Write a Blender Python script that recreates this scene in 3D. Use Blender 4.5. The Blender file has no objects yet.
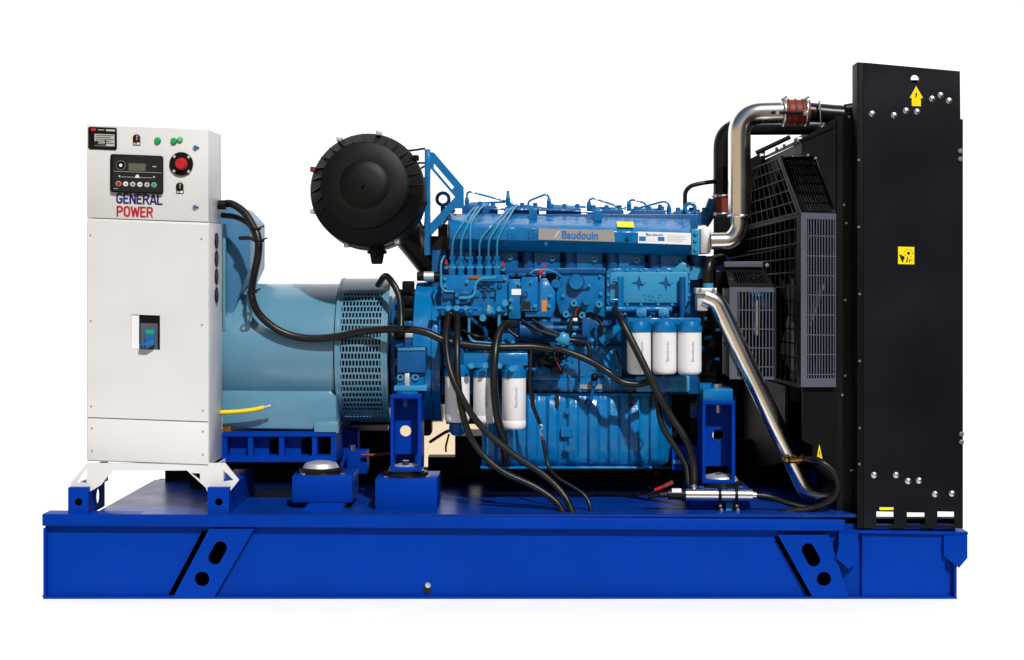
import bpy, bmesh, math, random
from mathutils import Vector, Matrix
random.seed(4)
R = math.radians
scene = bpy.context.scene
COL = scene.collection

# ------------------------------------------------------------------ camera
D, PX, CX, HY = 6.3, 270.0, 530.0, 270.0      # camera distance to the skid front, pixels per metre there, vanishing point
HC = (599 - HY) / PX                            # eye height
cam = bpy.data.cameras.new("camera")
cam_o = bpy.data.objects.new("camera", cam)
COL.objects.link(cam_o)
cam_o.location = (0, -D, HC)
cam_o.rotation_euler = (R(90), 0, 0)
cam.sensor_width = 36
cam.lens = PX * D * 36 / 1024
cam.shift_x = (512 - CX) / 1024
cam.shift_y = (HY - 330) / 1024
cam.clip_end = 500
scene.camera = cam_o
scene.render.resolution_x, scene.render.resolution_y = 1024, 660

# ------------------------------------------------------------------ world, sun, exposure
SUN_EL, SUN_AZ = 44, 20                         # elevation; degrees to the right of the camera side
w = bpy.data.worlds.new("World")
scene.world = w
w.use_nodes = True
nt = w.node_tree
nt.nodes.clear()
N = nt.nodes.new
L = nt.links.new
sky = N("ShaderNodeTexSky"); sky.sky_type = 'NISHITA'; sky.sun_disc = False
sky.sun_elevation = R(SUN_EL); sky.sun_rotation = R(180 - SUN_AZ)
bg_sky = N("ShaderNodeBackground"); bg_sky.inputs[1].default_value = 0.05
L(sky.outputs[0], bg_sky.inputs[0])
bg_white = N("ShaderNodeBackground"); bg_white.inputs[0].default_value = (1, 1, 1, 1); bg_white.inputs[1].default_value = 1.25
bg_yard = N("ShaderNodeBackground"); bg_yard.inputs[0].default_value = (0.62, 0.5, 0.36, 1); bg_yard.inputs[1].default_value = 0.85
tc = N("ShaderNodeTexCoord"); sp = N("ShaderNodeSeparateXYZ"); L(tc.outputs["Generated"], sp.inputs[0])
def ramp(sock, a, b):
    m = N("ShaderNodeMapRange"); m.interpolation_type = 'SMOOTHSTEP'
    m.inputs[1].default_value = a; m.inputs[2].default_value = b
    L(sock, m.inputs[0]); return m.outputs[0]
below = ramp(sp.outputs[2], 0.38, 0.1)
bg_dark = N("ShaderNodeBackground"); bg_dark.inputs[0].default_value = (0.2, 0.22, 0.26, 1); bg_dark.inputs[1].default_value = 0.12
leftw = ramp(sp.outputs[0], 0.3, -0.1)          # beige yard tone to the left, dark zone added right, shaped for reflections
mxy = N("ShaderNodeMixShader"); L(leftw, mxy.inputs[0]); L(bg_dark.outputs[0], mxy.inputs[1]); L(bg_yard.outputs[0], mxy.inputs[2])
mx1 = N("ShaderNodeMixShader"); L(below, mx1.inputs[0]); L(bg_sky.outputs[0], mx1.inputs[1]); L(mxy.outputs[0], mx1.inputs[2])
back = ramp(sp.outputs[1], 0.05, 0.5)
low = ramp(sp.outputs[2], 1.2, 0.9)
mul = N("ShaderNodeMath"); mul.operation = 'MULTIPLY'; L(back, mul.inputs[0]); L(low, mul.inputs[1])
mx2 = N("ShaderNodeMixShader"); L(mul.outputs[0], mx2.inputs[0]); L(mx1.outputs[0], mx2.inputs[1]); L(bg_white.outputs[0], mx2.inputs[2])
wo = N("ShaderNodeOutputWorld"); L(mx2.outputs[0], wo.inputs[0])

sun = bpy.data.lights.new("sun", 'SUN')
sun.energy = 4.2; sun.angle = R(1.5); sun.color = (1.0, 0.965, 0.92)
sun_o = bpy.data.objects.new("sun", sun); COL.objects.link(sun_o)
ce = math.cos(R(SUN_EL))
to_sun = Vector((ce * math.sin(R(SUN_AZ)), -ce * math.cos(R(SUN_AZ)), math.sin(R(SUN_EL))))
sun_o.rotation_euler = to_sun.to_track_quat('Z', 'Y').to_euler()
sun_o.location = to_sun * 10
vs = scene.view_settings
vs.view_transform = 'Standard'; vs.look = 'None'; vs.exposure = 0.0; vs.gamma = 1.0
scene.cycles.max_bounces = 8

# ------------------------------------------------------------------ materials
def mat(name, rgb, rough=0.4, metal=0.0, var=0.12, bump=0.0, coat=0.0, scale=6.0, rvar=0.12, dirt=0.0, spec=0.3, wave=0.0, wscale=1.6):
    m = bpy.data.materials.new(name); m.use_nodes = True
    t = m.node_tree; b = t.nodes["Principled BSDF"]
    b.inputs["Metallic"].default_value = metal
    b.inputs["Specular IOR Level"].default_value = spec
    b.inputs["Coat Weight"].default_value = coat
    b.inputs["Coat Roughness"].default_value = 0.12
    co = t.nodes.new("ShaderNodeTexCoord")
    nz = t.nodes.new("ShaderNodeTexNoise"); nz.inputs["Scale"].default_value = scale; nz.inputs["Detail"].default_value = 6
    t.links.new(co.outputs["Object"], nz.inputs["Vector"])
    cr = t.nodes.new("ShaderNodeMix"); cr.data_type = 'RGBA'
    a = [max(0, c * (1 - var)) for c in rgb] + [1]; z = [min(1, c * (1 + var)) for c in rgb] + [1]
    cr.inputs[6].default_value = a; cr.inputs[7].default_value = z
    t.links.new(nz.outputs["Fac"], cr.inputs[0])
    out = cr.outputs[2]
    if dirt > 0:
        n2 = t.nodes.new("ShaderNodeTexNoise"); n2.inputs["Scale"].default_value = 14; n2.inputs["Detail"].default_value = 9; n2.inputs["Roughness"].default_value = 0.7
        t.links.new(co.outputs["Object"], n2.inputs["Vector"])
        mr = t.nodes.new("ShaderNodeMapRange"); mr.inputs[1].default_value = 0.56; mr.inputs[2].default_value = 0.8; mr.inputs[4].default_value = dirt
        t.links.new(n2.outputs["Fac"], mr.inputs[0])
        dm = t.nodes.new("ShaderNodeMix"); dm.data_type = 'RGBA'; dm.inputs[7].default_value = (0.09, 0.075, 0.06, 1)
        t.links.new(mr.outputs[0], dm.inputs[0]); t.links.new(out, dm.inputs[6]); out = dm.outputs[2]
    t.links.new(out, b.inputs["Base Color"])
    rr = t.nodes.new("ShaderNodeMapRange"); rr.inputs[3].default_value = max(0.02, rough - rvar); rr.inputs[4].default_value = min(1, rough + rvar)
    t.links.new(nz.outputs["Fac"], rr.inputs[0]); t.links.new(rr.outputs[0], b.inputs["Roughness"])
    if bump > 0:
        n3 = t.nodes.new("ShaderNodeTexNoise"); n3.inputs["Scale"].default_value = 90; n3.inputs["Detail"].default_value = 4
        t.links.new(co.outputs["Object"], n3.inputs["Vector"])
        bp = t.nodes.new("ShaderNodeBump"); bp.inputs["Strength"].default_value = bump; bp.inputs["Distance"].default_value = 0.004
        t.links.new(n3.outputs["Fac"], bp.inputs["Height"]); t.links.new(bp.outputs[0], b.inputs["Normal"])
    if wave > 0:         # sheet metal is never quite flat
        n4 = t.nodes.new("ShaderNodeTexNoise"); n4.inputs["Scale"].default_value = wscale; n4.inputs["Detail"].default_value = 1
        t.links.new(co.outputs["Object"], n4.inputs["Vector"])
        b4 = t.nodes.new("ShaderNodeBump"); b4.inputs["Strength"].default_value = 1.0; b4.inputs["Distance"].default_value = wave
        t.links.new(n4.outputs["Fac"], b4.inputs["Height"]); t.links.new(b4.outputs[0], b.inputs["Normal"])
        if bump > 0: t.links.new(b4.outputs[0], bp.inputs["Normal"]); t.links.new(bp.outputs[0], b.inputs["Normal"])
    return m

SKID = mat("skid_blue_paint", (0.0, 0.031, 0.275), 0.4, var=0.22, bump=0.05, dirt=0.05, spec=0.05, scale=2.5)
DECK = mat("deck_blue_paint", (0.001, 0.03, 0.23), 0.32, var=0.2, bump=0.05, dirt=0.25, spec=0.18)
ENG = mat("engine_blue_paint", (0.001, 0.128, 0.345), 0.22, var=0.16, bump=0.2, dirt=0.18, scale=9, spec=0.4, wave=0.012, wscale=12)
ENGD = mat("engine_shaded_blue", (0.002, 0.07, 0.22), 0.32, var=0.2, bump=0.25, dirt=0.2, scale=9)  # engine blue again, darkened to put the shade of deep parts into the colour
ENGL = mat("engine_light_blue_paint", (0.03, 0.23, 0.42), 0.26, var=0.14, bump=0.1)
ALT = mat("alternator_blue_paint", (0.085, 0.22, 0.32), 0.24, var=0.1, bump=0.06, spec=0.7, dirt=0.08)
WHITE = mat("cabinet_white_paint", (0.62, 0.62, 0.622), 0.42, var=0.03, bump=0.04, rvar=0.1, spec=0.4, wave=0.03, wscale=2.5)
BLACKP = mat("black_satin_paint", (0.004, 0.0045, 0.006), 0.34, var=0.3, bump=0.08, scale=4, spec=0.25)
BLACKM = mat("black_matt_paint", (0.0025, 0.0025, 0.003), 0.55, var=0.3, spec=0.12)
ALTD = mat("end_bell_blue_paint", (0.04, 0.15, 0.28), 0.36, var=0.1, bump=0.1)
GUARD = mat("grey_black_grille_paint", (0.075, 0.085, 0.115), 0.4, var=0.2)
PLAST = mat("black_plastic", (0.0035, 0.0033, 0.0032), 0.45, var=0.25, bump=0.08, spec=0.16)
RUB = mat("black_rubber", (0.007, 0.0068, 0.0065), 0.36, var=0.3, bump=0.1, scale=20, spec=0.3)
STEEL = mat("polished_steel", (0.88, 0.85, 0.8), 0.2, metal=1.0, var=0.05, rvar=0.07, bump=0.03)
ZINC = mat("zinc_bolt", (0.62, 0.64, 0.66), 0.3, metal=1.0, var=0.1)
ALU = mat("cast_aluminium", (0.55, 0.56, 0.57), 0.5, metal=0.7, var=0.12, bump=0.2)
BRASS = mat("brass", (0.6, 0.3, 0.06), 0.28, metal=1.0, var=0.15)
REDH = mat("red_silicone", (0.16, 0.022, 0.012), 0.5, var=0.2)
RED = mat("red_plastic", (0.45, 0.012, 0.014), 0.35, var=0.05)
GREEN = mat("green_lens", (0.01, 0.33, 0.1), 0.25, var=0.1)
GREENL = mat("pale_green_lens", (0.12, 0.48, 0.26), 0.25, var=0.1)
YEL = mat("yellow_sticker", (0.86, 0.68, 0.0), 0.45, var=0.03)
YELC = mat("yellow_cable_sheath", (0.75, 0.55, 0.01), 0.4, var=0.06)
NAVY = mat("navy_lettering", (0.014, 0.01, 0.115), 0.45, var=0.05)
REDT = mat("red_lettering", (0.4, 0.009, 0.02), 0.45, var=0.05)
BLUET = mat("blue_lettering", (0.02, 0.13, 0.4), 0.45, var=0.05)
INK = mat("black_ink", (0.008, 0.008, 0.008), 0.5, var=0.05)
LCD = mat("grey_lcd", (0.1, 0.105, 0.075), 0.25, var=0.06)
PLATE = mat("brushed_nameplate", (0.3, 0.285, 0.27), 0.42, metal=0.15, var=0.08)
LAB = mat("white_label", (0.72, 0.74, 0.76), 0.45, var=0.03)
GREY = mat("pale_grey_print", (0.42, 0.42, 0.4), 0.5, var=0.04)
FILT = mat("filter_white_enamel", (0.68, 0.68, 0.69), 0.35, var=0.03)
BRK = mat("breaker_blue_plastic", (0.012, 0.12, 0.33), 0.4, var=0.1)
ORNG = mat("orange_label", (0.5, 0.19, 0.05), 0.5, var=0.1)
GROUND = mat("white_floor", (0.955, 0.955, 0.955), 0.7, var=0.01)
PLATEB = mat("side_plate_black_paint", (0.002, 0.003, 0.006), 0.34, var=0.2, bump=0.05, scale=3, spec=0.32, wave=0.03)
FLET = mat("faint_can_print", (0.33, 0.35, 0.58), 0.5, var=0.05)
BEIGE = mat("beige_concrete", (0.66, 0.54, 0.38), 0.85, var=0.08, bump=0.3)

# ------------------------------------------------------------------ geometry helpers
SHEAR = [0.0, 0.0]                              # a small lean of the lines of one assembly: slope, pivot

def P(x, y, Y):
    """metres of the point that stands Y behind the skid front and is seen at x, y"""
    y = y + SHEAR[0] * (x - SHEAR[1])
    s = (1 + Y / D) / PX
    return Vector(((x - CX) * s, Y, HC - (y - HY) * s))

def S(px, Y):
    return px * (1 + Y / D) / PX

class MB:
    def __init__(self):
        self.bm = bmesh.new(); self.mats = []
    def mi(self, m):
        if m not in self.mats: self.mats.append(m)
        return self.mats.index(m)
    def _fin(self, faces, m, smooth=False):
        i = self.mi(m)
        for f in faces:
            f.material_index = i
    def hexa(self, v, m, bevel=0.0):
        vs_ = [self.bm.verts.new(p) for p in v]
        q = [(0, 1, 2, 3), (7, 6, 5, 4), (0, 4, 5, 1), (1, 5, 6, 2), (2, 6, 7, 3), (3, 7, 4, 0)]
        fs = [self.bm.faces.new([vs_[i] for i in f]) for f in q]
        bmesh.ops.recalc_face_normals(self.bm, faces=fs)
        self._fin(fs, m)
        if bevel > 0:
            es = list({e for f in fs for e in f.edges})
            r = bmesh.ops.bevel(self.bm, geom=es, offset=bevel, segments=2, profile=0.5, affect='EDGES', clamp_overlap=True, material=self.mi(m))
            self._fin([f for f in r['faces']], m)
        return self
    def box(self, x0, y0, x1, y1, Y, d, m, bevel=0.0):
        a, b, c, e = P(x0, y1, Y), P(x1, y1, Y), P(x1, y0, Y), P(x0, y0, Y)
        o = Vector((0, d, 0))
        return self.hexa([a, b, c, e, a + o, b + o, c + o, e + o], m, bevel)
    def wbox(self, lo, hi, m, bevel=0.0):
        x0, y0, z0 = lo; x1, y1, z1 = hi
        return self.hexa([Vector(p) for p in ((x0, y0, z0), (x1, y0, z0), (x1, y0, z1), (x0, y0, z1), (x0, y1, z0), (x1, y1, z0), (x1, y1, z1), (x0, y1, z1))], m, bevel)
    def prism(self, loop, off, m, holes=(), bevel=0.0):
        """flat outline of world points (with holes) pushed along off"""
        loops = [loop] + list(holes)
        es, vl = [], []
        for lp in loops:
            vv = [self.bm.verts.new(p) for p in lp]
            vl.append(vv)
            for i in range(len(vv)):
                es.append(self.bm.edges.new((vv[i], vv[(i + 1) % len(vv)])))
        if holes:
            nrm = Vector((0, 0, 0))
            for i in range(len(loop)):
                nrm += (loop[i] - loop[0]).cross(loop[(i + 1) % len(loop)] - loop[0])
            r = bmesh.ops.triangle_fill(self.bm, use_beauty=True, use_dissolve=False, edges=es, normal=nrm.normalized())
            fs = [g for g in r['geom'] if isinstance(g, bmesh.types.BMFace)]
        else:
            fs = [self.bm.faces.new(vl[0])]
        ex = bmesh.ops.extrude_face_region(self.bm, geom=fs)
        nv = [g for g in ex['geom'] if isinstance(g, bmesh.types.BMVert)]
        bmesh.ops.translate(self.bm, verts=nv, vec=off)
        al = {f for v in nv for f in v.link_faces} | set(fs)
        bmesh.ops.recalc_face_normals(self.bm, faces=list(al))
        self._fin(al, m)
        if bevel > 0 and not holes:
            es2 = list({e for f in al for e in f.edges})
            r = bmesh.ops.bevel(self.bm, geom=es2, offset=bevel, segments=2, profile=0.5, affect='EDGES', clamp_overlap=True)
            self._fin(r['faces'], m)
        return self
    def poly(self, pts, Y, d, m, holes=(), bevel=0.0):
        return self.prism([P(x, y, Y) for x, y in pts], Vector((0, d, 0)), m, [[P(x, y, Y) for x, y in h] for h in holes], bevel)
    def sweep(self, pts, radii, m, n=12, caps=True):
        """round section along a list of world points"""
        k = len(pts)
        tang = []
        for i in range(k):
            a = pts[max(0, i - 1)]; b = pts[min(k - 1, i + 1)]
            t = (b - a)
            tang.append(t.normalized() if t.length > 1e-9 else Vector((0, 0, 1)))
        ref = Vector((0, 1, 0)) if abs(tang[0].y) < 0.9 else Vector((1, 0, 0))
        u = (ref - tang[0] * ref.dot(tang[0])).normalized()
        rings = []
        for i in range(k):
            u = (u - tang[i] * u.dot(tang[i])).normalized()
            v = tang[i].cross(u)
            r = radii[i] if isinstance(radii, (list, tuple)) else radii
            rings.append([self.bm.verts.new(pts[i] + (u * math.cos(2 * math.pi * j / n) + v * math.sin(2 * math.pi * j / n)) * r) for j in range(n)])
        fs = []
        for i in range(k - 1):
            for j in range(n):
                fs.append(self.bm.faces.new((rings[i][j], rings[i][(j + 1) % n], rings[i + 1][(j + 1) % n], rings[i + 1][j])))
        if caps:
            fs.append(self.bm.faces.new(rings[0][::-1])); fs.append(self.bm.faces.new(rings[-1]))
        bmesh.ops.recalc_face_normals(self.bm, faces=fs)
        self._fin(fs, m)
        return self
    def cyl(self, a, b, r, m, r1=None, n=20):
        return self.sweep([a, b], [r, r if r1 is None else r1], m, n)
    def lathe(self, o, axis, prof, m, n=40):
        """prof: (distance along axis, radius)"""
        ax = axis.normalized()
        return self.sweep_prof([(o + ax * t, r) for t, r in prof], ax, m, n)
    def sweep_prof(self, pr, ax, m, n):
        ref = Vector((0, 0, 1)) if abs(ax.z) < 0.9 else Vector((1, 0, 0))
        u = (ref - ax * ref.dot(ax)).normalized(); v = ax.cross(u)
        rings, fs = [], []
        for c, r in pr:
            rings.append([self.bm.verts.new(c + (u * math.cos(2 * math.pi * j / n) + v * math.sin(2 * math.pi * j / n)) * max(r, 1e-5)) for j in range(n)])
        for i in range(len(rings) - 1):
            for j in range(n):
                fs.append(self.bm.faces.new((rings[i][j], rings[i][(j + 1) % n], rings[i + 1][(j + 1) % n], rings[i + 1][j])))
        fs.append(self.bm.faces.new(rings[0][::-1])); fs.append(self.bm.faces.new(rings[-1]))
        bmesh.ops.recalc_face_normals(self.bm, faces=fs)
        self._fin(fs, m)
        return self
    def bolt(self, x, y, Y, rpx, m, h=0.008, n=6):
        """a bolt head that looks at the camera side, on the face Y"""
        c = P(x, y, Y); r = S(rpx, Y)
        self.cyl(c, c + Vector((0, -h * 0.3, 0)), r * 1.25, m, n=14)
        self.cyl(c + Vector((0, -h * 0.25, 0)), c + Vector((0, -h, 0)), r, m, r * 0.88, n=n)
        return self
    def disc(self, x, y, Y, rpx, m, h=0.006, n=24, r1=None):
        c = P(x, y, Y)
        return self.cyl(c, c + Vector((0, -h, 0)), S(rpx, Y), m, None if r1 is None else S(r1, Y), n)
    def ball(self, c, r, m):
        g = bmesh.ops.create_uvsphere(self.bm, u_segments=16, v_segments=10, radius=r, matrix=Matrix.Translation(c))
        self._fin({f for v in g['verts'] for f in v.link_faces}, m)
        return self
    def torus(self, c, R0, r, m, axis='Y', n=28):
        pts = []
        for i in range(n + 1):
            a = 2 * math.pi * i / n
            d = Vector((math.cos(a), 0, math.sin(a))) if axis == 'Y' else (Vector((0, math.cos(a), math.sin(a))) if axis == 'X' else Vector((math.cos(a), math.sin(a), 0)))
            pts.append(c + d * R0)
        return self.sweep(pts, r, m, 10, caps=False)
    def tube(self, pts, rpx, m, n=10, fillet=0.0, spline=True, seg=8):
        """pts: (x, y, Y); rpx: radius in pixels at each point's depth"""
        wp = [P(*p) for p in pts]
        Ym = sum(p[2] for p in pts) / len(pts)
        r = S(rpx, Ym)
        if fillet > 0: path = fillet_path(wp, fillet, seg)
        elif spline and len(wp) > 2: path = spline_path(wp, seg)
        else: path = wp
        return self.sweep(path, r, m, n)

def spline_path(wp, seg=8):
    out = []
    n = len(wp)
    for i in range(n - 1):
        p0 = wp[i - 1] if i > 0 else wp[0] * 2 - wp[1]
        p1, p2 = wp[i], wp[i + 1]
        p3 = wp[i + 2] if i + 2 < n else wp[-1] * 2 - wp[-2]
        for k in range(seg):
            t = k / seg
            out.append(0.5 * ((2 * p1) + (p2 - p0) * t + (2 * p0 - 5 * p1 + 4 * p2 - p3) * t * t + (3 * p1 - p0 - 3 * p2 + p3) * t ** 3))
    out.append(wp[-1])
    return out

def fillet_path(wp, rad, seg=8):
    out = [wp[0]]
    for i in range(1, len(wp) - 1):
        a, b, c = wp[i - 1], wp[i], wp[i + 1]
        u = (a - b); v = (c - b)
        r = min(rad, u.length * 0.49, v.length * 0.49)
        s, e = b + u.normalized() * r, b + v.normalized() * r
        for k in range(seg + 1):
            t = k / seg
            out.append(s * (1 - t) ** 2 + b * 2 * t * (1 - t) + e * t * t)
    out.append(wp[-1])
    return out

WORLD = {}
def build(name, mb, parent=None, label=None, smooth=38):
    bm = mb.bm
    me = bpy.data.meshes.new(name)
    if bm.verts:
        lo = Vector([min(v.co[i] for v in bm.verts) for i in range(3)]); hi = Vector([max(v.co[i] for v in bm.verts) for i in range(3)])
        c = (lo + hi) / 2
    else: c = Vector((0, 0, 0))
    bmesh.ops.translate(bm, verts=bm.verts, vec=-c)
    bm.to_mesh(me); bm.free()
    for m in mb.mats: me.materials.append(m)
    me.shade_smooth()
    me.set_sharp_from_angle(angle=R(smooth))
    o = bpy.data.objects.new(name, me)
    COL.objects.link(o)
    if parent is not None:
        o.parent = parent
        o.location = c - WORLD[parent]
    else:
        o.location = c
    WORLD[o] = c
    if label: o["label"] = label
    return o

def text_into(mb, body, x0, y0, x1, y1, Y, m, bold=0.0, rot=False, rise=0.0012):
    """lettering fitted to the frame x0..x1, y0..y1 on the face Y, a hair proud of it"""
    cu = bpy.data.curves.new("lettering", 'FONT'); cu.body = body; cu.size = 1; cu.offset = bold; cu.extrude = 0; cu.resolution_u = 3
    to = bpy.data.objects.new("lettering", cu); COL.objects.link(to)
    dg = bpy.context.evaluated_depsgraph_get()
    me = to.evaluated_get(dg).to_mesh()
    vs_ = [v.co.copy() for v in me.vertices]; ps = [list(p.vertices) for p in me.polygons]
    to.evaluated_get(dg).to_mesh_clear()
    bpy.data.objects.remove(to); bpy.data.curves.remove(cu)
    ax0, ax1 = min(v.x for v in vs_), max(v.x for v in vs_); ay0, ay1 = min(v.y for v in vs_), max(v.y for v in vs_)
    nv = []
    for v in vs_:
        a, b = (v.x - ax0) / (ax1 - ax0), (v.y - ay0) / (ay1 - ay0)
        if rot: q = P(x0 + (x1 - x0) * (1 - b), y1 + (y0 - y1) * a, Y)
        else: q = P(x0 + (x1 - x0) * a, y1 + (y0 - y1) * b, Y)
        nv.append(mb.bm.verts.new(q + Vector((0, -rise, 0))))
    fs = []
    for p in ps:
        try: fs.append(mb.bm.faces.new([nv[i] for i in p]))
        except ValueError: pass
    mb._fin(fs, m)
    for f in fs:
        f.normal_update()
        if f.normal.y > 0: f.normal_flip()
    ex = bmesh.ops.extrude_face_region(mb.bm, geom=fs)
    bmesh.ops.translate(mb.bm, verts=[g for g in ex['geom'] if isinstance(g, bmesh.types.BMVert)], vec=Vector((0, -0.0006, 0)))
    return mb

ARC = lambda cx, cy, rx, ry, a0, a1, n=10: [(cx + rx * math.cos(R(a0 + (a1 - a0) * k / n)), cy + ry * math.sin(R(a0 + (a1 - a0) * k / n))) for k in range(n + 1)]
GLYPH = {'G': [ARC(.5, .7, .38, .22, 20, 180) + ARC(.5, .3, .38, .22, 180, 360) + [(.88, .46), (.55, .46)]],
         'E': [[(.88, .92), (.12, .92), (.12, .08), (.88, .08)], [(.12, .51), (.78, .51)]],
         'N': [[(.12, 0), (.12, 1)], [(.14, .93), (.86, .07)], [(.88, 1), (.88, 0)]],
         'R': [[(.12, 0), (.12, .92), (.55, .92)] + ARC(.55, .71, .32, .21, 90, -90) + [(.12, .5)], [(.52, .5), (.9, 0)]],
         'A': [[(.06, 0), (.46, .97)], [(.54, .97), (.94, 0)], [(.24, .28), (.76, .28)]],
         'L': [[(.12, 1), (.12, .08), (.88, .08)]],
         'P': [[(.12, 0), (.12, .92), (.55, .92)] + ARC(.55, .69, .32, .23, 90, -90) + [(.12, .46)]],
         'O': [ARC(.5, .7, .38, .22, 0, 180) + ARC(.5, .3, .38, .22, 180, 360) + [(.88, .7)]],
         'W': [[(.06, 1), (.27, .03)], [(.27, .03), (.5, .9)], [(.5, .9), (.73, .03)], [(.73, .03), (.94, 1)]]}
def block_text(mb, body, x0, y0, x1, y1, Y, m, wide=()):
    '''bold condensed capitals cut from strips of film, fitted to the frame x0..x1, y0..y1'''
    adv = [1.35 if c == 'W' else (.85 if c in 'EL' else 1.0) for c in body]
    gap = .13; tot = sum(adv) + gap * (len(body) - 1); u = (x1 - x0) / tot; H_ = y1 - y0; t = .086 * H_
    cx = x0; k = 0
    for c, a in zip(body, adv):
        for line in GLYPH[c]:
            pts = [(cx + px * a * u, y1 - py * H_) for px, py in line]
            for (ax, ay), (bx, by) in zip(pts, pts[1:]):
                dx, dy = bx - ax, by - ay; l = math.hypot(dx, dy)
                if l < 1e-6: continue
                dx, dy = dx / l, dy / l; e = 0.0 if c in 'AWN' and abs(dx) < .99 else min(t * .8, .6)
                if len(pts) > 6: e = min(e, .35)
                nx, ny = -dy * t, dx * t
                ax2, ay2, bx2, by2 = ax - dx * e, ay - dy * e, bx + dx * e, by + dy * e
                k += 1; q = [(ax2 + nx, ay2 + ny), (bx2 + nx, by2 + ny), (bx2 - nx, by2 - ny), (ax2 - nx, ay2 - ny)]
                q = [(min(max(px, x0), x1), min(max(py, y0), y1)) for px, py in q]
                mb.poly(q, Y - 0.0006 - 0.00002 * (k % 9), -0.0006, m)
        cx += (a + gap) * u
    return mb

def circ(x, y, r, n=20, ry=None, rot=0.0):
    ry = ry or r
    return [(x + r * math.cos(2 * math.pi * i / n) * math.cos(rot) - ry * math.sin(2 * math.pi * i / n) * math.sin(rot),
             y + r * math.cos(2 * math.pi * i / n) * math.sin(rot) + ry * math.sin(2 * math.pi * i / n) * math.cos(rot)) for i in range(n)]

def slot(x, y, r, half, ang, n=8):
    """a long hole: half-length half along the direction ang"""
    ux, uy = math.cos(ang), math.sin(ang)
    pts = []
    for s in (1, -1):
        for k in range(n + 1):
            a = ang + (-math.pi / 2 + math.pi * k / n) + (0 if s == 1 else math.pi)
            pts.append((x + s * ux * half + r * math.cos(a), y + s * uy * half + r * math.sin(a)))
    return pts

def rrect(x0, y0, x1, y1, r, n=5):
    pts = []
    for cx, cy, a0 in ((x1 - r, y1 - r, 0), (x0 + r, y1 - r, 90), (x0 + r, y0 + r, 180), (x1 - r, y0 + r, 270)):
        for k in range(n + 1):
            a = R(a0 + 90 * k / n); pts.append((cx + r * math.cos(a), cy + r * math.sin(a)))
    return pts

# ------------------------------------------------------------------ the setting
a = P(385, 405, 3.0); b = P(838, 405, 3.0)
g = MB(); g.prism([Vector(q) for q in ((-1.83, -1.1, -0.05), (1.83, -1.1, -0.05), (1.83, 1.3, -0.05), (b.x, 1.3, -0.05), (b.x, 3.2, -0.05), (a.x, 3.2, -0.05), (a.x, 1.3, -0.05), (-1.83, 1.3, -0.05))], Vector((0, 0, 0.05)), GROUND)
o = build("floor", g); o["kind"] = "structure"
g = MB(); g.wbox((a.x, 3.0, 0.0), (b.x, 3.15, a.z), BEIGE)
o = build("wall", g); o["kind"] = "structure"

root = bpy.data.objects.new("diesel_generator", None)
COL.objects.link(root); root.location = (0, 0.58, 0)
root["label"] = "blue open diesel generator set with white control cabinet, turquoise engine and tall black radiator"
root["category"] = "generator"
WORLD[root] = Vector(root.location)
FR = Vector((0, 1, 0))

# ------------------------------------------------------------------ base frame
DZ = P(0, 515, 0).z                              # deck height
m = MB()
xl, xr = P(43, 0, 0).x, P(957, 0, 0).x
zt = P(0, 517, 0).z
m.prism([Vector((xl, 0.03, 0.0085)), Vector((xr, 0.03, 0.0085)), Vector((xr, 0.03, zt - 0.030)), Vector((xl, 0.03, zt - 0.030))], Vector((0, 0.012, 0)), SKID,
        [[P(202.5, 530.5, .03), P(246, 530.5, .03), P(207, 595.5, .03), P(168, 595.5, .03)], [P(773.5, 536.5, .03), P(820, 536.5, .03), P(842, 595.5, .03), P(807, 595.5, .03)]])   # web, open behind the braces
m.wbox((xl + 0.1, 0.075, 0.01), (P(850, 0, 0).x, 0.085, zt - 0.05), SKID)
m.prism([P(42, 514, 0), P(845, 520, 0), P(845, 531, 0), P(42, 526, 0)], Vector((0, 0.1, 0)), SKID, bevel=0.003)   # upper flange
m.wbox((xl, 0.0, 0.0), (xr, 0.1, 0.008), SKID)                                    # lower flange
m.wbox((xl, 0.002, 0.0085), (xl + 0.009, 0.0295, zt - 0.042), SKID)                # end lip
m.wbox((xr - 0.009, 0.002, 0.0085), (xr, 0.0295, P(0, 534, 0).z), SKID)
m.wbox((P(92, 0, 0).x, 1.06, 0.0), (P(850, 0, 0).x, 1.16, zt), SKID)                                     # far beam
for px in (300, 470, 640, 780): m.wbox((P(px, 0, 0).x, 0.12, 0.06), (P(px, 0, 0).x + 0.08, 1.05, DZ - 0.012), SKID)
m.wbox((xl + 0.0, 0.105, 0.03), (xl + 0.06, 1.05, 0.09), SKID)
frame = build("base_frame", m, root, "bright blue welded steel skid beam")
m = MB(); x0 = P(92, 0, 0).x
m.wbox((x0, 0.012, DZ - 0.01), (P(858, 0, 0).x, 1.055, DZ + 0.001), DECK)
build("deck", m, frame, "dark glossy blue deck sheet")
m = MB()
m.poly([(209, 529), (254, 529), (214, 597.5), (173, 597.5)], 0.001, 0.012, SKID,
       holes=[slot(217.5, 553, 6.5, 6.0, R(-62)), circ(202, 579, 7.4)])
build("brace", m, frame, "slanted brace with a long hole below the cabinet")
m = MB()
m.poly([(778, 535), (829, 535), (849, 597.5), (813, 597.5)], 0.001, 0.012, SKID,
       holes=[slot(811, 555, 6.5, 6.0, R(62)), circ(824, 579, 7.2)])
build("brace", m, frame, "slanted brace with a long hole near the radiator")
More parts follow.
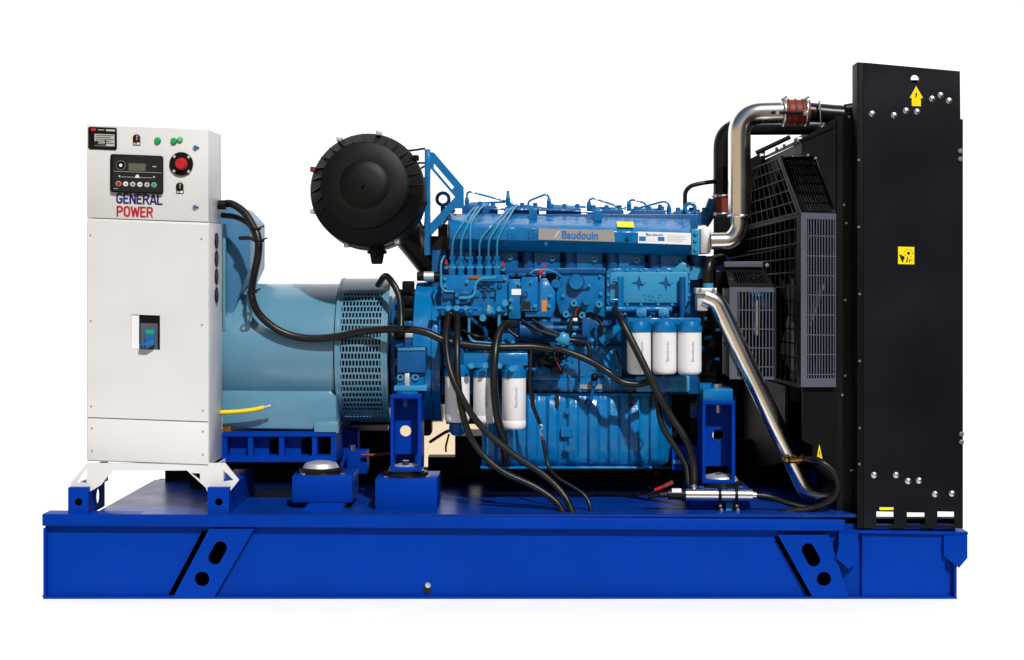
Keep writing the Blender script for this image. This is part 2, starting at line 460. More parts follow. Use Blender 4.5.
# radiator platform
m = MB()
m.prism([P(839, 530, 0), P(968, 532, 0), P(968, 535, 0), P(839, 533, 0)], Vector((0, 0.2, 0)), SKID)
m.poly([(839, 533.5), (858, 533.5), (858, 561), (849, 569), (836, 558), (839, 545)], -0.012, 0.03, SKID)
m.poly([(862, 534), (945, 535), (945, 596), (862, 596)], 0.012, 0.017, SKID)
m.poly([(944, 535.5), (967.5, 535.5), (967.5, 558), (959, 568), (944, 556)], -0.006, 0.03, SKID)
build("radiator_platform", m, frame)
m = MB()
m.disc(427, 589, 0.028, 4, INK, 0.004); m.bolt(428, 585, 0.028, 2.2, ZINC, 0.02)
build("earth_stud", m, frame)

# ------------------------------------------------------------------ control cabinet
SHEAR[:] = [0.037, 88]
YC = 0.06
m = MB()
m.box(86.6, 124.6, 208.6, 217.7, YC, 0.265, WHITE, 0.004)
m.box(86.8, 218.1, 209.3, 461, YC + 0.004, 0.268, WHITE, 0.003)
# the lower front cover with its window
m.poly([(87.6, 220.5), (208.3, 220.5), (208.3, 417), (87.6, 417)], YC - 0.004, 0.006, WHITE,
       holes=[[(131.5, 312.8), (160, 312.8), (160, 347.2), (131.5, 347.2)]])
m.box(87.6, 418.2, 208.3, 460, YC - 0.004, 0.006, WHITE, 0.0015)
cab = build("control_cabinet", m, root, "white sheet steel control cabinet")
# flat black plate behind the window, painted dark so that it reads as an opening
m = MB()
m.box(131.8, 313, 159.8, 347, YC + 0.0022, 0.0015, PLAST)
m.box(131.8, 313, 139, 347, YC - 0.0005, 0.0025, LAB)
m.box(140.5, 321, 157.5, 346.5, YC - 0.0005, 0.0025, GUARD)
build("window_backing", m, cab)
m = MB()
m.box(144.5, 327, 154.5, 340, YC - 0.012, 0.012, BRK, 0.001)
m.box(146, 328, 153.5, 331.5, YC - 0.0135, 0.0013, GREEN)
m.poly([(139, 343), (149, 338.5), (154, 338.5), (154, 342), (147, 346.3), (139, 346.3)], YC - 0.03, 0.02, BRK, bevel=0.001)
m.disc(141.5, 344.5, YC - 0.03, 1.1, INK, 0.001); m.disc(145, 344.5, YC - 0.03, 1.1, INK, 0.001)
build("breaker", m, cab, "blue breaker handle inside the small window")
for x, y in ((90.7, 235), (201.5, 234.5), (91, 320.7), (202, 320.5), (91.4, 406), (203, 406), (92, 428), (203, 427), (92, 450.5), (203, 450)):
    m = MB(); m.disc(x, y, YC - 0.004, 1.1, ZINC, 0.003, 12, 0.8); build("screw", m, cab)
m = MB()
m.poly(rrect(88.3, 126.7, 117, 149, 2), YC, -0.003, PLAST)
m.box(94.5, 133.5, 114.5, 145.5, YC - 0.0032, 0.0008, GREY)
m.poly([(94.5, 141), (98, 141), (98, 143.5), (105, 143.5), (105, 139), (106, 139), (106, 145), (94.5, 145)], YC - 0.0042, 0.0008, INK)
for k in range(5): m.box(95.5, 134.6 + k * 1.9, 113.8 - (k % 2) * 3, 135.1 + k * 1.9, YC - 0.0042, 0.0008, PLAST)
m.box(91, 128, 96, 130.8, YC - 0.004, 0.0009, RED); m.box(98, 129, 104, 129.8, YC - 0.004, 0.0009, GREY)
m.box(106, 128.5, 115, 130.5, YC - 0.004, 0.0009, GREY)
build("rating_plate", m, cab, "black rating plate with a pale data table")
m = MB()
m.poly(rrect(111, 153.2, 163.6, 191.5, 2.5), YC, -0.014, PLAST, bevel=0.002)
m.poly(rrect(112.6, 155, 162.2, 190, 1.5), YC - 0.0142, -0.0012, INK)
m.box(128.6, 161.5, 145.6, 169, YC - 0.0165, 0.001, LCD)
m.disc(120.7, 164, YC - 0.0155, 5.2, PLAST, 0.001); m.disc(120.7, 164, YC - 0.0166, 1.6, LAB, 0.001)
m.torus(P(120.7, 164, YC - 0.016), S(4.6, 0), 0.0007, GREY)
m.box(152.5, 163.6, 156.5, 164.6, YC - 0.0163, 0.0007, GREY)
m.box(113.5, 170, 161.5, 170.35, YC - 0.0163, 0.0007, GREY)
m.box(121, 175.3, 134, 175.7, YC - 0.0163, 0.0007, GREY); m.box(139, 175.3, 152, 175.7, YC - 0.0163, 0.0007, GREY)
m.poly([(134.5, 176), (136.5, 172.8), (138.5, 172.8), (139.5, 176)], YC - 0.0163, 0.0007, LAB)
m.disc(119.5, 175, YC - 0.0156, 1, GREY, 0.0008, 10); m.disc(154, 174.6, YC - 0.0156, 1, GREY, 0.0008, 10)
m.box(113.5, 187.3, 118, 187.8, YC - 0.0163, 0.0007, GREY)
ctl = build("controller", m, cab, "black digital controller with a grey display")
for k, c in enumerate((RED, LAB, GREY, LAB, GREY, GREEN)):
    m = MB(); x = 118.6 + 7.1 * k
    m.disc(x, 182.6, YC - 0.0155, 2.7, GREY, 0.0016, 16); m.disc(x, 182.6, YC - 0.017, 2.1, c, 0.002, 16)
    if c is not RED and c is not GREEN: m.disc(x, 182.6, YC - 0.019, 0.9, REDT if k == 4 else INK, 0.0005, 8)
    build("push_button", m, cab, ("red stop button", "white button", "grey button", "white button", "grey button", "green start button")[k])
m = MB()
m.disc(181.5, 160.5, YC, 11.8, PLAST, 0.008, 40)
m.lathe(P(181.5, 160.5, YC - 0.008), Vector((0, -1, 0)), [(0, S(6.2, 0)), (0.006, S(4.6, 0)), (0.01, S(4.6, 0)), (0.012, S(5.4, 0)), (0.020, S(5.4, 0)), (0.022, S(5.0, 0)), (0.023, 0)], RED, 28)
for a in (45, 135, 225, 315): m.disc(181.5 + 10.2 * math.cos(R(a)), 160.5 + 10.2 * math.sin(R(a)), YC - 0.008, 1.5, ALU, 0.0015, 10)
build("stop_button", m, cab, "red emergency stop button on a black ring")
for x, y, mm in ((136.5, 136.3, REDH), (179.7, 183, PLAST)):
    m = MB()
    m.disc(x, y, YC, 4, mm, 0.006, 20, 3.4); m.disc(x, y, YC - 0.006, 2.6, PLAST, 0.008, 16)
    m.box(x - 3.6, y + 2, x + 3.8, y + 7.2, YC - 0.002, 0.0019, INK); m.box(x - 2.8, y + 4.4, x + 3, y + 6.5, YC - 0.0032, 0.0011, LAB)
    m.box(x - 0.5, y - 2.4, x + 0.7, y + 2.2, YC - 0.02, 0.008, ZINC, 0.0006)
    m.box(x - 4.4, y - 1.5, x - 3.4, y + 3, YC - 0.0015, 0.0013, YEL)
    build("key_switch", m, cab, "key switch with a dark red collar" if mm is REDH else "black key switch below the stop button")
for x, y, mm, r in ((157.8, 138, GREEN, 3.4), (174, 137.8, GREEN, 3.4), (180.3, 136, GREENL, 2.9)):
    m = MB(); m.lathe(P(x, y, YC), Vector((0, -1, 0)), [(0, S(r, 0)), (0.006, S(r, 0)), (0.01, S(r * 0.75, 0)), (0.0115, 0.0)], mm, 20)
    build("indicator_lamp", m, cab, "pale green lamp" if mm is GREENL else None)
for x, y in ((195.5, 143.6), (195, 203.2)):
    m = MB(); m.disc(x, y, YC, 2.8, ALU, 0.004, 18); m.disc(x, y, YC - 0.004, 1.8, BRK, 0.003, 12); m.box(x + 1, y - 0.6, x + 3.6, y + 0.5, YC - 0.006, 0.003, INK)
    build("lock", m, cab)
m = MB(); block_text(m, "GENERAL", 116.2, 191.8, 162.6, 202.4, YC, NAVY); build("lettering", m, cab, "navy word GENERAL")
m = MB(); block_text(m, "POWER", 116.6, 204.6, 153, 215.4, YC, REDT); build("lettering", m, cab, "red word POWER")
xs = P(209.5, 0, YC + 0.004).x
for y in (236, 254, 272, 290.5):
    m = MB(); c = P(217, y, 0.2); c.x = xs
    m.cyl(c + Vector((-0.004, 0, 0)), c + Vector((0.004, 0, 0)), 0.030, PLAST, n=26)
    m.cyl(c + Vector((0.004, 0, 0)), c + Vector((0.0055, 0, 0)), 0.024, INK, n=26)
    build("cable_grommet", m, cab)
for y in (204,):
    m = MB(); c = P(219.5, y - 4, 0.25); c.x = P(209, 0, YC).x
    m.cyl(c, c + Vector((0.03, 0, 0)), 0.018, PLAST, n=18); build("cable_gland", m, cab)
SHEAR[:] = [0, 0]
# white stand and its two blue feet
m = MB()
m.poly([(87, 463), (225, 463), (239, 480), (230, 491.5), (207, 491), (206, 488), (187, 470.5), (112, 470.5), (101, 485), (91, 491), (71, 489), (71, 482)], 0.062, 0.008, WHITE,
       holes=[[(86.5, 468), (76.5, 482), (86.5, 483.5)], [(191, 473), (200, 473.5), (200, 480)], [(223.5, 470.5), (223.5, 481.5), (233.5, 480)]])
for (xa, xb) in ((90, 106), (212, 224)):
    a = P(xa, 466, 0.07)
    m.wbox((a.x, 0.0705, a.z - 0.085), (a.x + 0.006, 0.32, a.z - 0.001), WHITE)
build("cabinet_stand", m, cab, "white bracket stand with triangular cutouts")
for x0, x1, dl in ((68, 88, 0.28), (207.5, 229, 0.62)):
    m = MB(); a = P(x0, 515.5, 0.03); b = P(x1, 487.5, 0.03)
    t = 0.006
    m.poly([(x0, 487.5), (x1, 487.5), (x1, 515), (x0, 515)], 0.025, t, SKID, holes=[circ((x0 + x1) / 2 + 0.5, 502, 3.8)])
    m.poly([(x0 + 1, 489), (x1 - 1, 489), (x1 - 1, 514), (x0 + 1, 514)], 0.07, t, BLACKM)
    m.wbox((a.x, 0.0255 + t, a.z), (a.x + t, dl, b.z), SKID)
    if x0 < 100:
        lp = [Vector((b.x - t, 0.0315, a.z)), Vector((b.x - t, dl, a.z)), Vector((b.x - t, dl, b.z)), Vector((b.x - t, 0.0315, b.z))]
        hole = [Vector((b.x - t, 0.185 + 0.03 * math.cos(q * R(20)), (a.z + b.z) / 2 + 0.02 * 0 + 0.03 * math.sin(q * R(20)))) for q in range(18)]
        m.prism(lp, Vector((t, 0, 0)), SKID, [hole])
    else:
        m.wbox((b.x - t, 0.0315, a.z), (b.x, dl, b.z), SKID)
    m.wbox((a.x + 0.0065, 0.0315, b.z - t), (b.x - t - 0.0005, dl, b.z - 0.0005), SKID)
    build("foot_rail", m, cab)

# ------------------------------------------------------------------ alternator
YA = 0.62
ac = P(300, 350, YA); RA = S(66.5, YA)
m = MB()
xa, xb = P(200, 0, YA).x, P(341, 0, YA).x
c0 = Vector((xa, YA, ac.z))
m.lathe(c0, Vector((1, 0, 0)), [(0, RA * 0.93), (0.04, RA), (xb - xa, RA)], ALT, 72)
c1 = Vector((xb, YA, ac.z))
m.lathe(c1 + Vector((0.002, 0, 0)), Vector((1, 0, 0)), [(0, RA * 1.0), (0.004, RA * 1.045), (0.022, RA * 1.045), (0.024, RA * 0.9)], ALT, 72)
# saddle base
m.poly([(222, 391), (330, 391.5), (336, 397), (337, 430), (222, 428)], 0.36, 0.5, ALT, bevel=0.004)
m.box(314, 422, 338, 433.5, 0.33, 0.08, ALT, 0.003)
alt = build("alternator", m, root, "pale blue cylindrical alternator")
m = MB()     # terminal box, seen behind the cabinet
m.poly([(215, 205), (236, 207), (250, 222), (250, 268), (243, 283), (232, 318), (228, 336), (215, 336)], 0.4, 0.38, ALTD, bevel=0.006)
m.poly([(222.5, 224), (225.5, 224), (225.5, 331), (222.5, 331)], 0.36, 0.04, ALT, bevel=0.002)
m.poly([(246, 292), (250.5, 290), (250.5, 322), (247, 324)], 0.33, 0.06, ALT, bevel=0.002)
build("terminal_box", m, alt, "blue terminal box behind the cabinet")
# ventilated ring: real slots cut round a drum
m = MB()
RG = S(71.5, YA); xg0, xg1 = P(343.5, 0, YA).x, P(391, 0, YA).x
na, nx_ = 264, 44
def gv(i, j): 
    a = 2 * math.pi * i / na
    return Vector((xg0 + (xg1 - xg0) * j / nx_, YA + RG * math.cos(a), ac.z + RG * math.sin(a)))
vv = [[m.bm.verts.new(gv(i, j)) for j in range(nx_ + 1)] for i in range(na)]
fs = []
for i in range(na):
    for j in range(nx_):
        row = i // 4
        inslot = (4 <= j < 40) and ((i % 4) != 3) and (((j + (1 if row % 2 else 0)) % 3) in (0, 1))
        # plain stripes between the slotted fields
        ang = 360 * i / na
        field = not (96 < ang < 122 or 244 < ang < 262)
        if inslot and field: continue
        fs.append(m.bm.faces.new((vv[i][j], vv[(i + 1) % na][j], vv[(i + 1) % na][j + 1], vv[i][j + 1])))
m._fin(fs, ALT)
bmesh.ops.recalc_face_normals(m.bm, faces=fs)
bmesh.ops.solidify(m.bm, geom=fs, thickness=0.004)
for x_, r_ in ((xg0 - 0.004, 1.0), (xg1 - 0.004, 1.0)):
    m.lathe(Vector((x_, YA, ac.z)), Vector((1, 0, 0)), [(0, RG * 0.97), (0.001, RG * 1.012), (0.012, RG * 1.012), (0.013, RG * 0.97)], ALT, 72)
build("cooling_grille", m, alt, "slotted cooling ring", smooth=30)
m = MB(); m.lathe(Vector((xg0 + 0.004, YA, ac.z)), Vector((1, 0, 0)), [(0, RG * 0.86), (xg1 - xg0 - 0.01, RG * 0.86)], BLACKM, 48); build("rotor", m, alt)
m = MB(); m.tube([(200, 413, 0.3), (232, 412, 0.3), (252, 410, 0.3), (264, 407.5, 0.3)], 2.3, YELC); m.tube([(264, 407.5, 0.3), (271, 405.5, 0.3)], 1.6, ALU, spline=False)
build("earth_cable", m, alt, "loose yellow cable end with silver lug")
m = MB()
m.box(222, 432, 336, 436.5, 0.33, 0.55, SKID); m.box(222, 456, 336, 462, 0.33, 0.55, SKID)
for x in (222, 248, 252, 279, 284, 312): m.box(x, 436.7, x + (17 if x in (230, 252, 284) else 5), 455.8, 0.335 if x not in (230, 252, 284) else 0.38, 0.4, SKID)
m.box(230, 436.7, 248, 455.8, 0.38, 0.4, SKID); m.box(331, 436.7, 336, 455.8, 0.333, 0.5, SKID)
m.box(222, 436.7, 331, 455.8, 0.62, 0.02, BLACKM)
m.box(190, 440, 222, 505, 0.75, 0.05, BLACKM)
m.poly([(222, 428.3), (231, 425.5), (231, 431.5), (222, 431.5)], 0.34, 0.03, BRASS)
build("support_frame", m, alt, "blue box frame under the alternator")

# ------------------------------------------------------------------ mounts
def mount(x0, y0, x1, y1, Y, d, padx, pady, name="vibration_mount"):
    m = MB()
    m.box(x0, y0, x1, y1, Y, d, SKID, 0.003)
    for x, yy in ((x0 + 11, y0 - 1), (x1 - 9, y0 - 1)):
        c = P(x, y0, Y + 0.05); m.cyl(c, c + Vector((0, 0, 0.012)), 0.011, ZINC, n=8)
    f = build(name, m, root)
    m = MB(); c = P(padx, y0, Y + d * 0.45)
    m.lathe(c, Vector((0, 0, 1)), [(0, 0.105), (0.012, 0.105), (0.02, 0.085), (0.03, 0.085)], RUB, 32)
    m.lathe(c + Vector((0, 0, 0.0305)), Vector((0, 0, 1)), [(0, 0.066), (0.004, 0.07), (0.02, 0.06), (0.028, 0.03)], ALU, 32)
    build("rubber_pad", m, f)
    return f
f1 = mount(292, 476, 352, 502.5, 0.16, 0.26, 321, 0)
m = MB(); o_ = Vector((0, 0.2, 0)); q = [P(296, 516.5, .05), P(341, 516.5, .05), P(343, 503, .155), P(309, 503, .155)]; m.hexa(q + [p + o_ for p in q], SKID); build("pedestal", m, f1)
f2 = mount(375, 479, 437, 512.5, 0.12, 0.26, 406, 0)
m = MB(); q = [P(386, 518, .04), P(424, 518, .04), P(424, 513.2, .115), P(388, 513.2, .115)]; m.hexa(q + [p + o_ for p in q], SKID); build("pedestal", m, f2)
f3 = mount(690, 489, 750, 512, 0.14, 0.26, 720, 0)
m = MB(); m.box(702, 512.5, 742, 519, 0.16, 0.2, SKID); build("pedestal", m, f3)
def bracket(x0, y0, x1, y1, Y, hx, hy):
    m = MB(); t = 3
    m.poly([(x0, y0), (x1 - 3, y0), (x1 - 3, y1 - 16), (x0, y1 - 16)], Y + 0.09, 0.01, SKID, holes=[circ(hx, hy, 5.6)])
    m.box(x0, y0 - 2, x1, y0 + 1.5, Y, 0.2, SKID, 0.001); m.box(x0, y1 - 2, x1, y1 + 1.5, Y, 0.2, SKID, 0.001)
    m.box(x0, y0 + 1.7, x0 + t, y1 - 2.2, Y, 0.2, SKID); m.box(x1 - t, y0 + 1.7, x1, y1 - 2.2, Y, 0.2, SKID)
    c = P((x0 + x1) / 2, y1 - 3, Y + 0.06); m.cyl(c, c + Vector((0, 0, 0.025)), 0.014, ZINC, n=6)
    c = P((x0 + x1) / 2, y0 + 2, Y + 0.05); m.cyl(c - Vector((0, 0, 0.03)), c, 0.012, ZINC, n=6)
    return build("mount_bracket", m, root, "upright blue engine bracket with a round hole")
bracket(390.5, 397, 421, 470, 0.15, 405.5, 431)
bracket(702.5, 403, 735, 482, 0.18, 718, 435)

# ------------------------------------------------------------------ engine
YE = 0.46
m = MB()
m.box(446, 262, 700, 394, YE, 0.42, ENGD, 0.004)
m.box(448, 214, 698, 262, YE + 0.06, 0.35, ENGD, 0.003)              # block
m.box(528, 378, 690, 392, YE - 0.05, 0.2, ENG, 0.004)          # crankcase rail
m.box(530, 318, 622, 346, YE - 0.02, 0.1, ENGD, 0.003)
for y in (321, 328, 335): m.cyl(P(530, y, YE - 0.035), P(588, y, YE - 0.035), S(2.6, YE), ENG, n=12)
m.box(560, 346, 622, 379, YE - 0.035, 0.1, ENG, 0.004)
m.box(497, 346, 558, 380, YE - 0.02, 0.1, ENGD, 0.004)
m.box(432, 250, 447, 395, YE + 0.04, 0.36, ENGD, 0.003)
for k in range(8): m.bolt(566 + 6.6 * k, 350 + (k % 3) * 11, YE - 0.035, 1.1, ENG, 0.006)
for k in range(14): m.bolt(537 + 11.3 * k, 381.5 if k % 2 else 388, YE - 0.05, 1.0, ENG, 0.006)
m.box(636, 376, 690, 392, YE - 0.07, 0.04, ENGL, 0.006)
m.disc(662, 383, YE - 0.07, 7, ENG, 0.008, 26); m.bolt(676, 385, YE - 0.07, 2, ENGL)
eng = build("engine", m, root, "turquoise blue diesel engine block")

# cylinder heads in a row with ports
for i in range(6):
    x = 463 + i * 42.2; y = 251 + i * 0.9
    m = MB()
    m.box(x - 13, y - 2, x + 13, y + 18, YE - 0.03, 0.3, ENG, 0.004)
    m.bolt(x + 5, y + 5.5, YE - 0.03, 3.0, ENGL, 0.012, 10); m.disc(x + 5, y + 5.5, YE - 0.042, 1.2, INK, 0.001, 10)
    m.cyl(P(x + 24, y, YE + 0.0), P(x + 24, y + 17, YE + 0.0), S(8, YE), ENGD, n=22)
    build("cylinder_head", m, eng)
    m = MB()
    m.poly(rrect(x - 3 + 2, 205.5 + i * 1.2, x + 34, 219 + i * 1.2, 2.5), 0.56, 0.3, ENGD, bevel=0.008)
    m.box(x + 4, 203.3 + i * 1.2, x + 26, 206.5 + i * 1.2, 0.6, 0.2, ENGL, 0.003)
    for bx in (4, 17, 30): 
        c = P(x + bx, 206.5 + i * 1.2, 0.57); m.cyl(c, c + Vector((0, 0, 0.02)), 0.009, ENG, n=8)
    build("rocker_cover", m, eng)
m = MB(); m.box(446, 268, 606, 273.5, YE - 0.05, 0.08, ENGD, 0.002); build("ledge", m, eng)

# intake manifold: a lofted bar along the engine
m = MB()
pa = [(449, 213, .5), (449, 222, .38), (449, 227, .35), (449, 238.5, .35), (449, 250, .41), (449, 250, .55)]
pb = [(691, 219, .5), (691, 229, .38), (691, 233, .35), (691, 243.5, .35), (691, 255, .41), (691, 255, .55)]
A = [m.bm.verts.new(P(*p)) for p in pa]; B = [m.bm.verts.new(P(*p)) for p in pb]
fs = [m.bm.faces.new((A[i], A[(i + 1) % 6], B[(i + 1) % 6], B[i])) for i in range(6)]
fs += [m.bm.faces.new(A[::-1]), m.bm.faces.new(B)]
bmesh.ops.recalc_face_normals(m.bm, faces=fs); m._fin(fs, ENG)
r = bmesh.ops.bevel(m.bm, geom=list({e for f in fs for e in f.edges}), offset=0.006, segments=3, profile=0.5, affect='EDGES'); m._fin(r['faces'], ENG)
for x in (508, 529):
    yb = 226.5 + (x - 449) * 0.022
    m.poly(rrect(x, yb, x + 8, yb + 12.5, 3), 0.343, 0.01, ENG, bevel=0.002)
    for k in range(3): m.disc(x + 4, yb + 2.5 + 3.6 * k, 0.343, 0.8, INK, 0.0006, 8)
m.bolt(546, 243.5, 0.365, 2.2, ENG, 0.014); m.bolt(628, 237.5, 0.35, 2.4, ENG, 0.012); m.disc(628, 237.5, 0.338, 1, INK, 0.001, 10)
for x in (533, 598): 
    m.box(x - 4, 208 + (x - 500) * 0.02, x + 4, 219 + (x - 500) * 0.02, 0.44, 0.05, ENG, 0.002)
mani = build("intake_manifold", m, eng, "long blue intake manifold carrying the name plates")
m = MB(); m.box(691.3, 229, 700, 255, 0.345, 0.2, ENGL, 0.006); m.box(700.2, 228, 711, 254, 0.35, 0.2, ALU, 0.01)
for y in (233, 240, 249): m.bolt(695.5, y, 0.345, 2, ENGL, 0.01)
build("manifold_elbow_flange", m, eng, "cast grey end flange")
m = MB()
m.prism([P(538.5, 228.2, 0.347), P(614, 230.2, 0.347), P(615, 241.8, 0.347), P(538.5, 239.6, 0.347)], Vector((0, -0.002, 0)), PLATE)
SHEAR[:] = [0.027, 562]
m.box(554, 230.5, 559, 238, 0.345, 0.0012, BLUET) if False else None
m.poly([(555.5, 238), (560.5, 231), (558, 231), (553.5, 238)], 0.3445, 0.0012, GREY)
text_into(m, "Baudouin", 562, 230.6, 598, 238.6, 0.345, BLUET, 0.02)
SHEAR[:] = [0, 0]
build("name_plate", m, eng, "brushed grey plate with a blue engine maker's name")
m = MB()
m.prism([P(638, 231.5, 0.347), P(691, 233, 0.347), P(691, 244.8, 0.347), P(638, 243, 0.347)], Vector((0, -0.0015, 0)), LAB)
SHEAR[:] = [0.025, 645]
text_into(m, "Baudouin", 646, 233, 663, 235.6, 0.3455, BLUET, 0.0)
m.box(639, 236.5, 645.8, 241, 0.3445, 0.0012, BLUET); m.box(658, 236.5, 664.5, 240.5, 0.3445, 0.0012, BLUET)
m.box(647, 237, 656, 241, 0.3447, 0.001, FILT)
for k in range(4): m.box(667, 235 + 1.7 * k, 686 - 3 * (k % 2), 235.4 + 1.7 * k, 0.3447, 0.001, GREY)
SHEAR[:] = [0, 0]
build("data_label", m, eng, "white printed data label")
m = MB(); e0 = [P(616.7, 222.3, .418), P(633.5, 222.8, .418), P(634, 228.3, .366), P(617.3, 227.8, .366)]
m.prism([q + Vector((0, -0.004, 0.002)) for q in e0], Vector((0, -0.0012, 0.0015)), YEL); build("warning_sticker", m, eng, "small yellow sticker on the manifold")

# injection pump
m = MB()
m.box(441, 275, 509, 316, 0.33, 0.12, ENG, 0.004)
m.box(443, 292, 468, 299, 0.315, 0.02, ENGD, 0.002)
for k in range(7): m.box(475 + (k % 4) * 7.5, 283 + (k // 4) * 9, 479.5 + (k % 4) * 7.5, 288 + (k // 4) * 9, 0.322, 0.01, ENGD if k % 2 else ENG, 0.001)
m.box(476, 281, 505, 281.8, 0.325, 0.006, INK); m.box(480, 289, 496, 289.8, 0.318, 0.006, INK); m.box(495, 289, 496, 300, 0.3185, 0.006, INK); m.box(484, 291, 485, 299, 0.3185, 0.006, INK)
m.box(446, 316.3, 506, 345, 0.4, 0.06, BLACKM)
m.box(469, 276, 481, 278.8, 0.325, 0.006, BRASS)
m.box(508.5, 279, 521, 319, 0.31, 0.12, ENG, 0.006)
m.box(511.5, 289, 521, 295, 0.3065, 0.002, LAB)
m.box(521.3, 277, 538, 311, 0.30, 0.12, ENG, 0.003)
m.box(522, 301.5, 530.5, 309.5, 0.2985, 0.001, INK)
m.poly([(538.3, 278.5), (547, 278.5), (555.5, 292), (555, 310), (551, 317), (525, 317), (525, 311.5), (538.3, 311.5)], 0.315, 0.1, ENG, bevel=0.003)
m.box(538.4, 279.5, 540.5, 311, 0.3125, 0.002, ENGD)
m.box(541.8, 300, 547, 311.5, 0.3135, 0.001, ORNG)
m.box(506, 273, 546, 277, 0.35, 0.06, ENGD, 0.002)
for k in range(6): m.bolt(511 + 5.5 * k, 274.5, 0.35, 1.3, INK if k % 2 else ENG, 0.01)
m.cyl(P(520, 330, 0.33), P(553, 330, 0.33), S(9, 0.33), ENGD, n=28)
m.box(497, 319.5, 521, 345, 0.37, 0.06, ENG, 0.005)
pump = build("injection_pump", m, eng, "blue inline injection pump with six outlets")
m = MB(); m.ball(P(540.3, 272, 0.3), S(2.8, 0.3), RED); m.cyl(P(540.3, 274, 0.3), P(540.3, 278, 0.3), 0.004, ZINC); build("throttle_knob", m, eng, "small red ball knob")
for x, y in ((503, 265), (544, 267.5), (446.5, 263)):
    m = MB(); m.disc(x, y, 0.4, 1.6, RED, 0.02, 12); m.disc(x, y - 2.4, 0.4, 1.1, RED, 0.015, 10); m.disc(x, y + 4, 0.41, 2.2, ENGL, 0.02, 10); build("red_cap", m, eng)
fx = [452.3, 461, 470.3, 479.4, 488.5, 497]
dst = [((472, 210),), ((476, 209),), ((470.3, 224), (480, 209)), ((507, 210.5),), ((510.5, 209.5),), ((514, 208.5),)]
for i, x in enumerate(fx):
    m = MB()
    m.cyl(P(x, 275, 0.375), P(x, 264, 0.375), S(3.5, 0.37), ENG, n=14); m.cyl(P(x, 268.5, 0.375), P(x, 266, 0.375), S(4.1, 0.37), ENGL, n=6)
    m.cyl(P(x, 264, 0.375), P(x, 256, 0.375), S(2.3, 0.37), ENG, n=12); m.cyl(P(x, 259.5, 0.375), P(x, 256.5, 0.375), S(3.2, 0.37), ENG, n=6)
    build("delivery_valve", m, eng)
    m = MB()
    e = dst[i][-1]; k = dst[i][0] if len(dst[i]) > 1 else None
    f = lambda y: x + (e[0] - x) * (238 - y) / (238 - e[1])
    pts = [(x, 257, 0.372), (x, 240, 0.333)] + ([(k[0], 224, 0.352), ((k[0] + e[0]) / 2, 216, 0.42)] if k else [(f(226), 226, 0.338), (f(220), 220, 0.375)]) + [(e[0], e[1], 0.5), (e[0] + 5, e[1] - 4, 0.6)]
    m.tube(pts, 1.1, ENGL, n=8, fillet=0.03, seg=5)
    build("fuel_line", m, eng)
# injector pipes on top
TOP = [[(467, 206, .58), (467, 193, .58), (470, 191.5, .58), (505, 201, .58), (512, 204, .6)],
       [(470, 203.5, .62), (505, 202, .62)], [(508, 204, .57), (540, 207.5, .57), (568, 212, .57)],
       [(528, 207, .6), (528.5, 201, .6), (546, 194, .6), (549, 197, .6), (549, 206, .6)],
       [(551, 205.5, .62), (586, 207, .62)], [(589, 210, .58), (589, 200, .58), (593, 198, .58), (626, 209, .58)],
       [(593, 208, .62), (626, 207.5, .62)], [(629, 209, .6), (629, 201, .6), (633, 199.5, .6), (645, 203, .6), (647, 208, .6)],
       [(631, 210, .57), (664, 201.3, .57), (669, 203.5, .57), (669, 214, .57)], [(645, 207.5, .63), (668, 211, .63)],
       [(490, 209, .55), (568, 210.5, .55), (600, 213, .55)], [(440, 228, .5), (455, 210, .52)]]
for t in TOP:
    m = MB(); m.tube(t, 1.05, ENG, n=8, fillet=0.02, seg=5); build("injector_pipe", m, eng)
for x, y in ((467, 205), (508, 203), (549, 206), (589, 209), (629, 208.5), (669, 213), (660, 212)):
    m = MB(); c = P(x, y, 0.59); m.cyl(c - Vector((0, 0, 0.01)), c + Vector((0, 0, 0.02)), 0.011, ENG, n=6); m.cyl(c + Vector((0, 0, 0.02)), c + Vector((0, 0, 0.03)), 0.008, ENGL, n=8)
    if x == 508: m.cyl(c, c + Vector((0, 0, 0.05)), 0.006, ENGL, n=8)
    build("pipe_union", m, eng)
for x, y, r0 in ((690, 208.5, 5.0), (443, 199, 6.0)):
    m = MB(); c = P(x, y, 0.55); m.torus(c, S(r0, .55), S(1.9, .55), ENG)
    m.cyl(P(x, y + r0 + 1, .55), P(x, y + r0 + 9, .55), S(2.6, .55), ENG, n=10)
    build("lifting_eye", m, eng)

# gear cover and side covers
m = MB()
m.poly([(556, 272), (605, 272), (605, 318), (590, 312), (572, 318), (560, 314), (556, 300)], YE - 0.04, 0.05, ENG, bevel=0.004)
m.disc(576, 282.5, YE - 0.04, 8.8, ENGD, 0.016, 32); m.disc(576, 282.5, YE - 0.055, 7.6, ENG, 0.02, 32, 6.8)
m.poly([(580, 277), (590, 285), (588, 288), (577, 290)], YE - 0.05, 0.012, ENG)
m.bolt(589, 285.5, YE - 0.05, 1.6, ENGL); m.disc(555.5, 283.5, YE - 0.06, 4.2, ENG, 0.03, 20)
m.disc(586, 301, YE - 0.045, 3.6, ENG, 0.03, 18)
for x, y in ((574, 303), (566, 314), (582, 315), (599, 304)):
    m.disc(x, y, YE - 0.04, 3.4, ENGL, 0.03, 18); m.disc(x, y, YE - 0.07, 1.4, INK, 0.001, 10)
build("gear_cover", m, eng)
m = MB()
m.poly(rrect(606.5, 268.5, 690, 306, 4), YE - 0.06, 0.07, ENG, bevel=0.004)
m.poly(rrect(610, 272, 688, 303, 3), YE - 0.068, 0.01, ENGL, bevel=0.003)
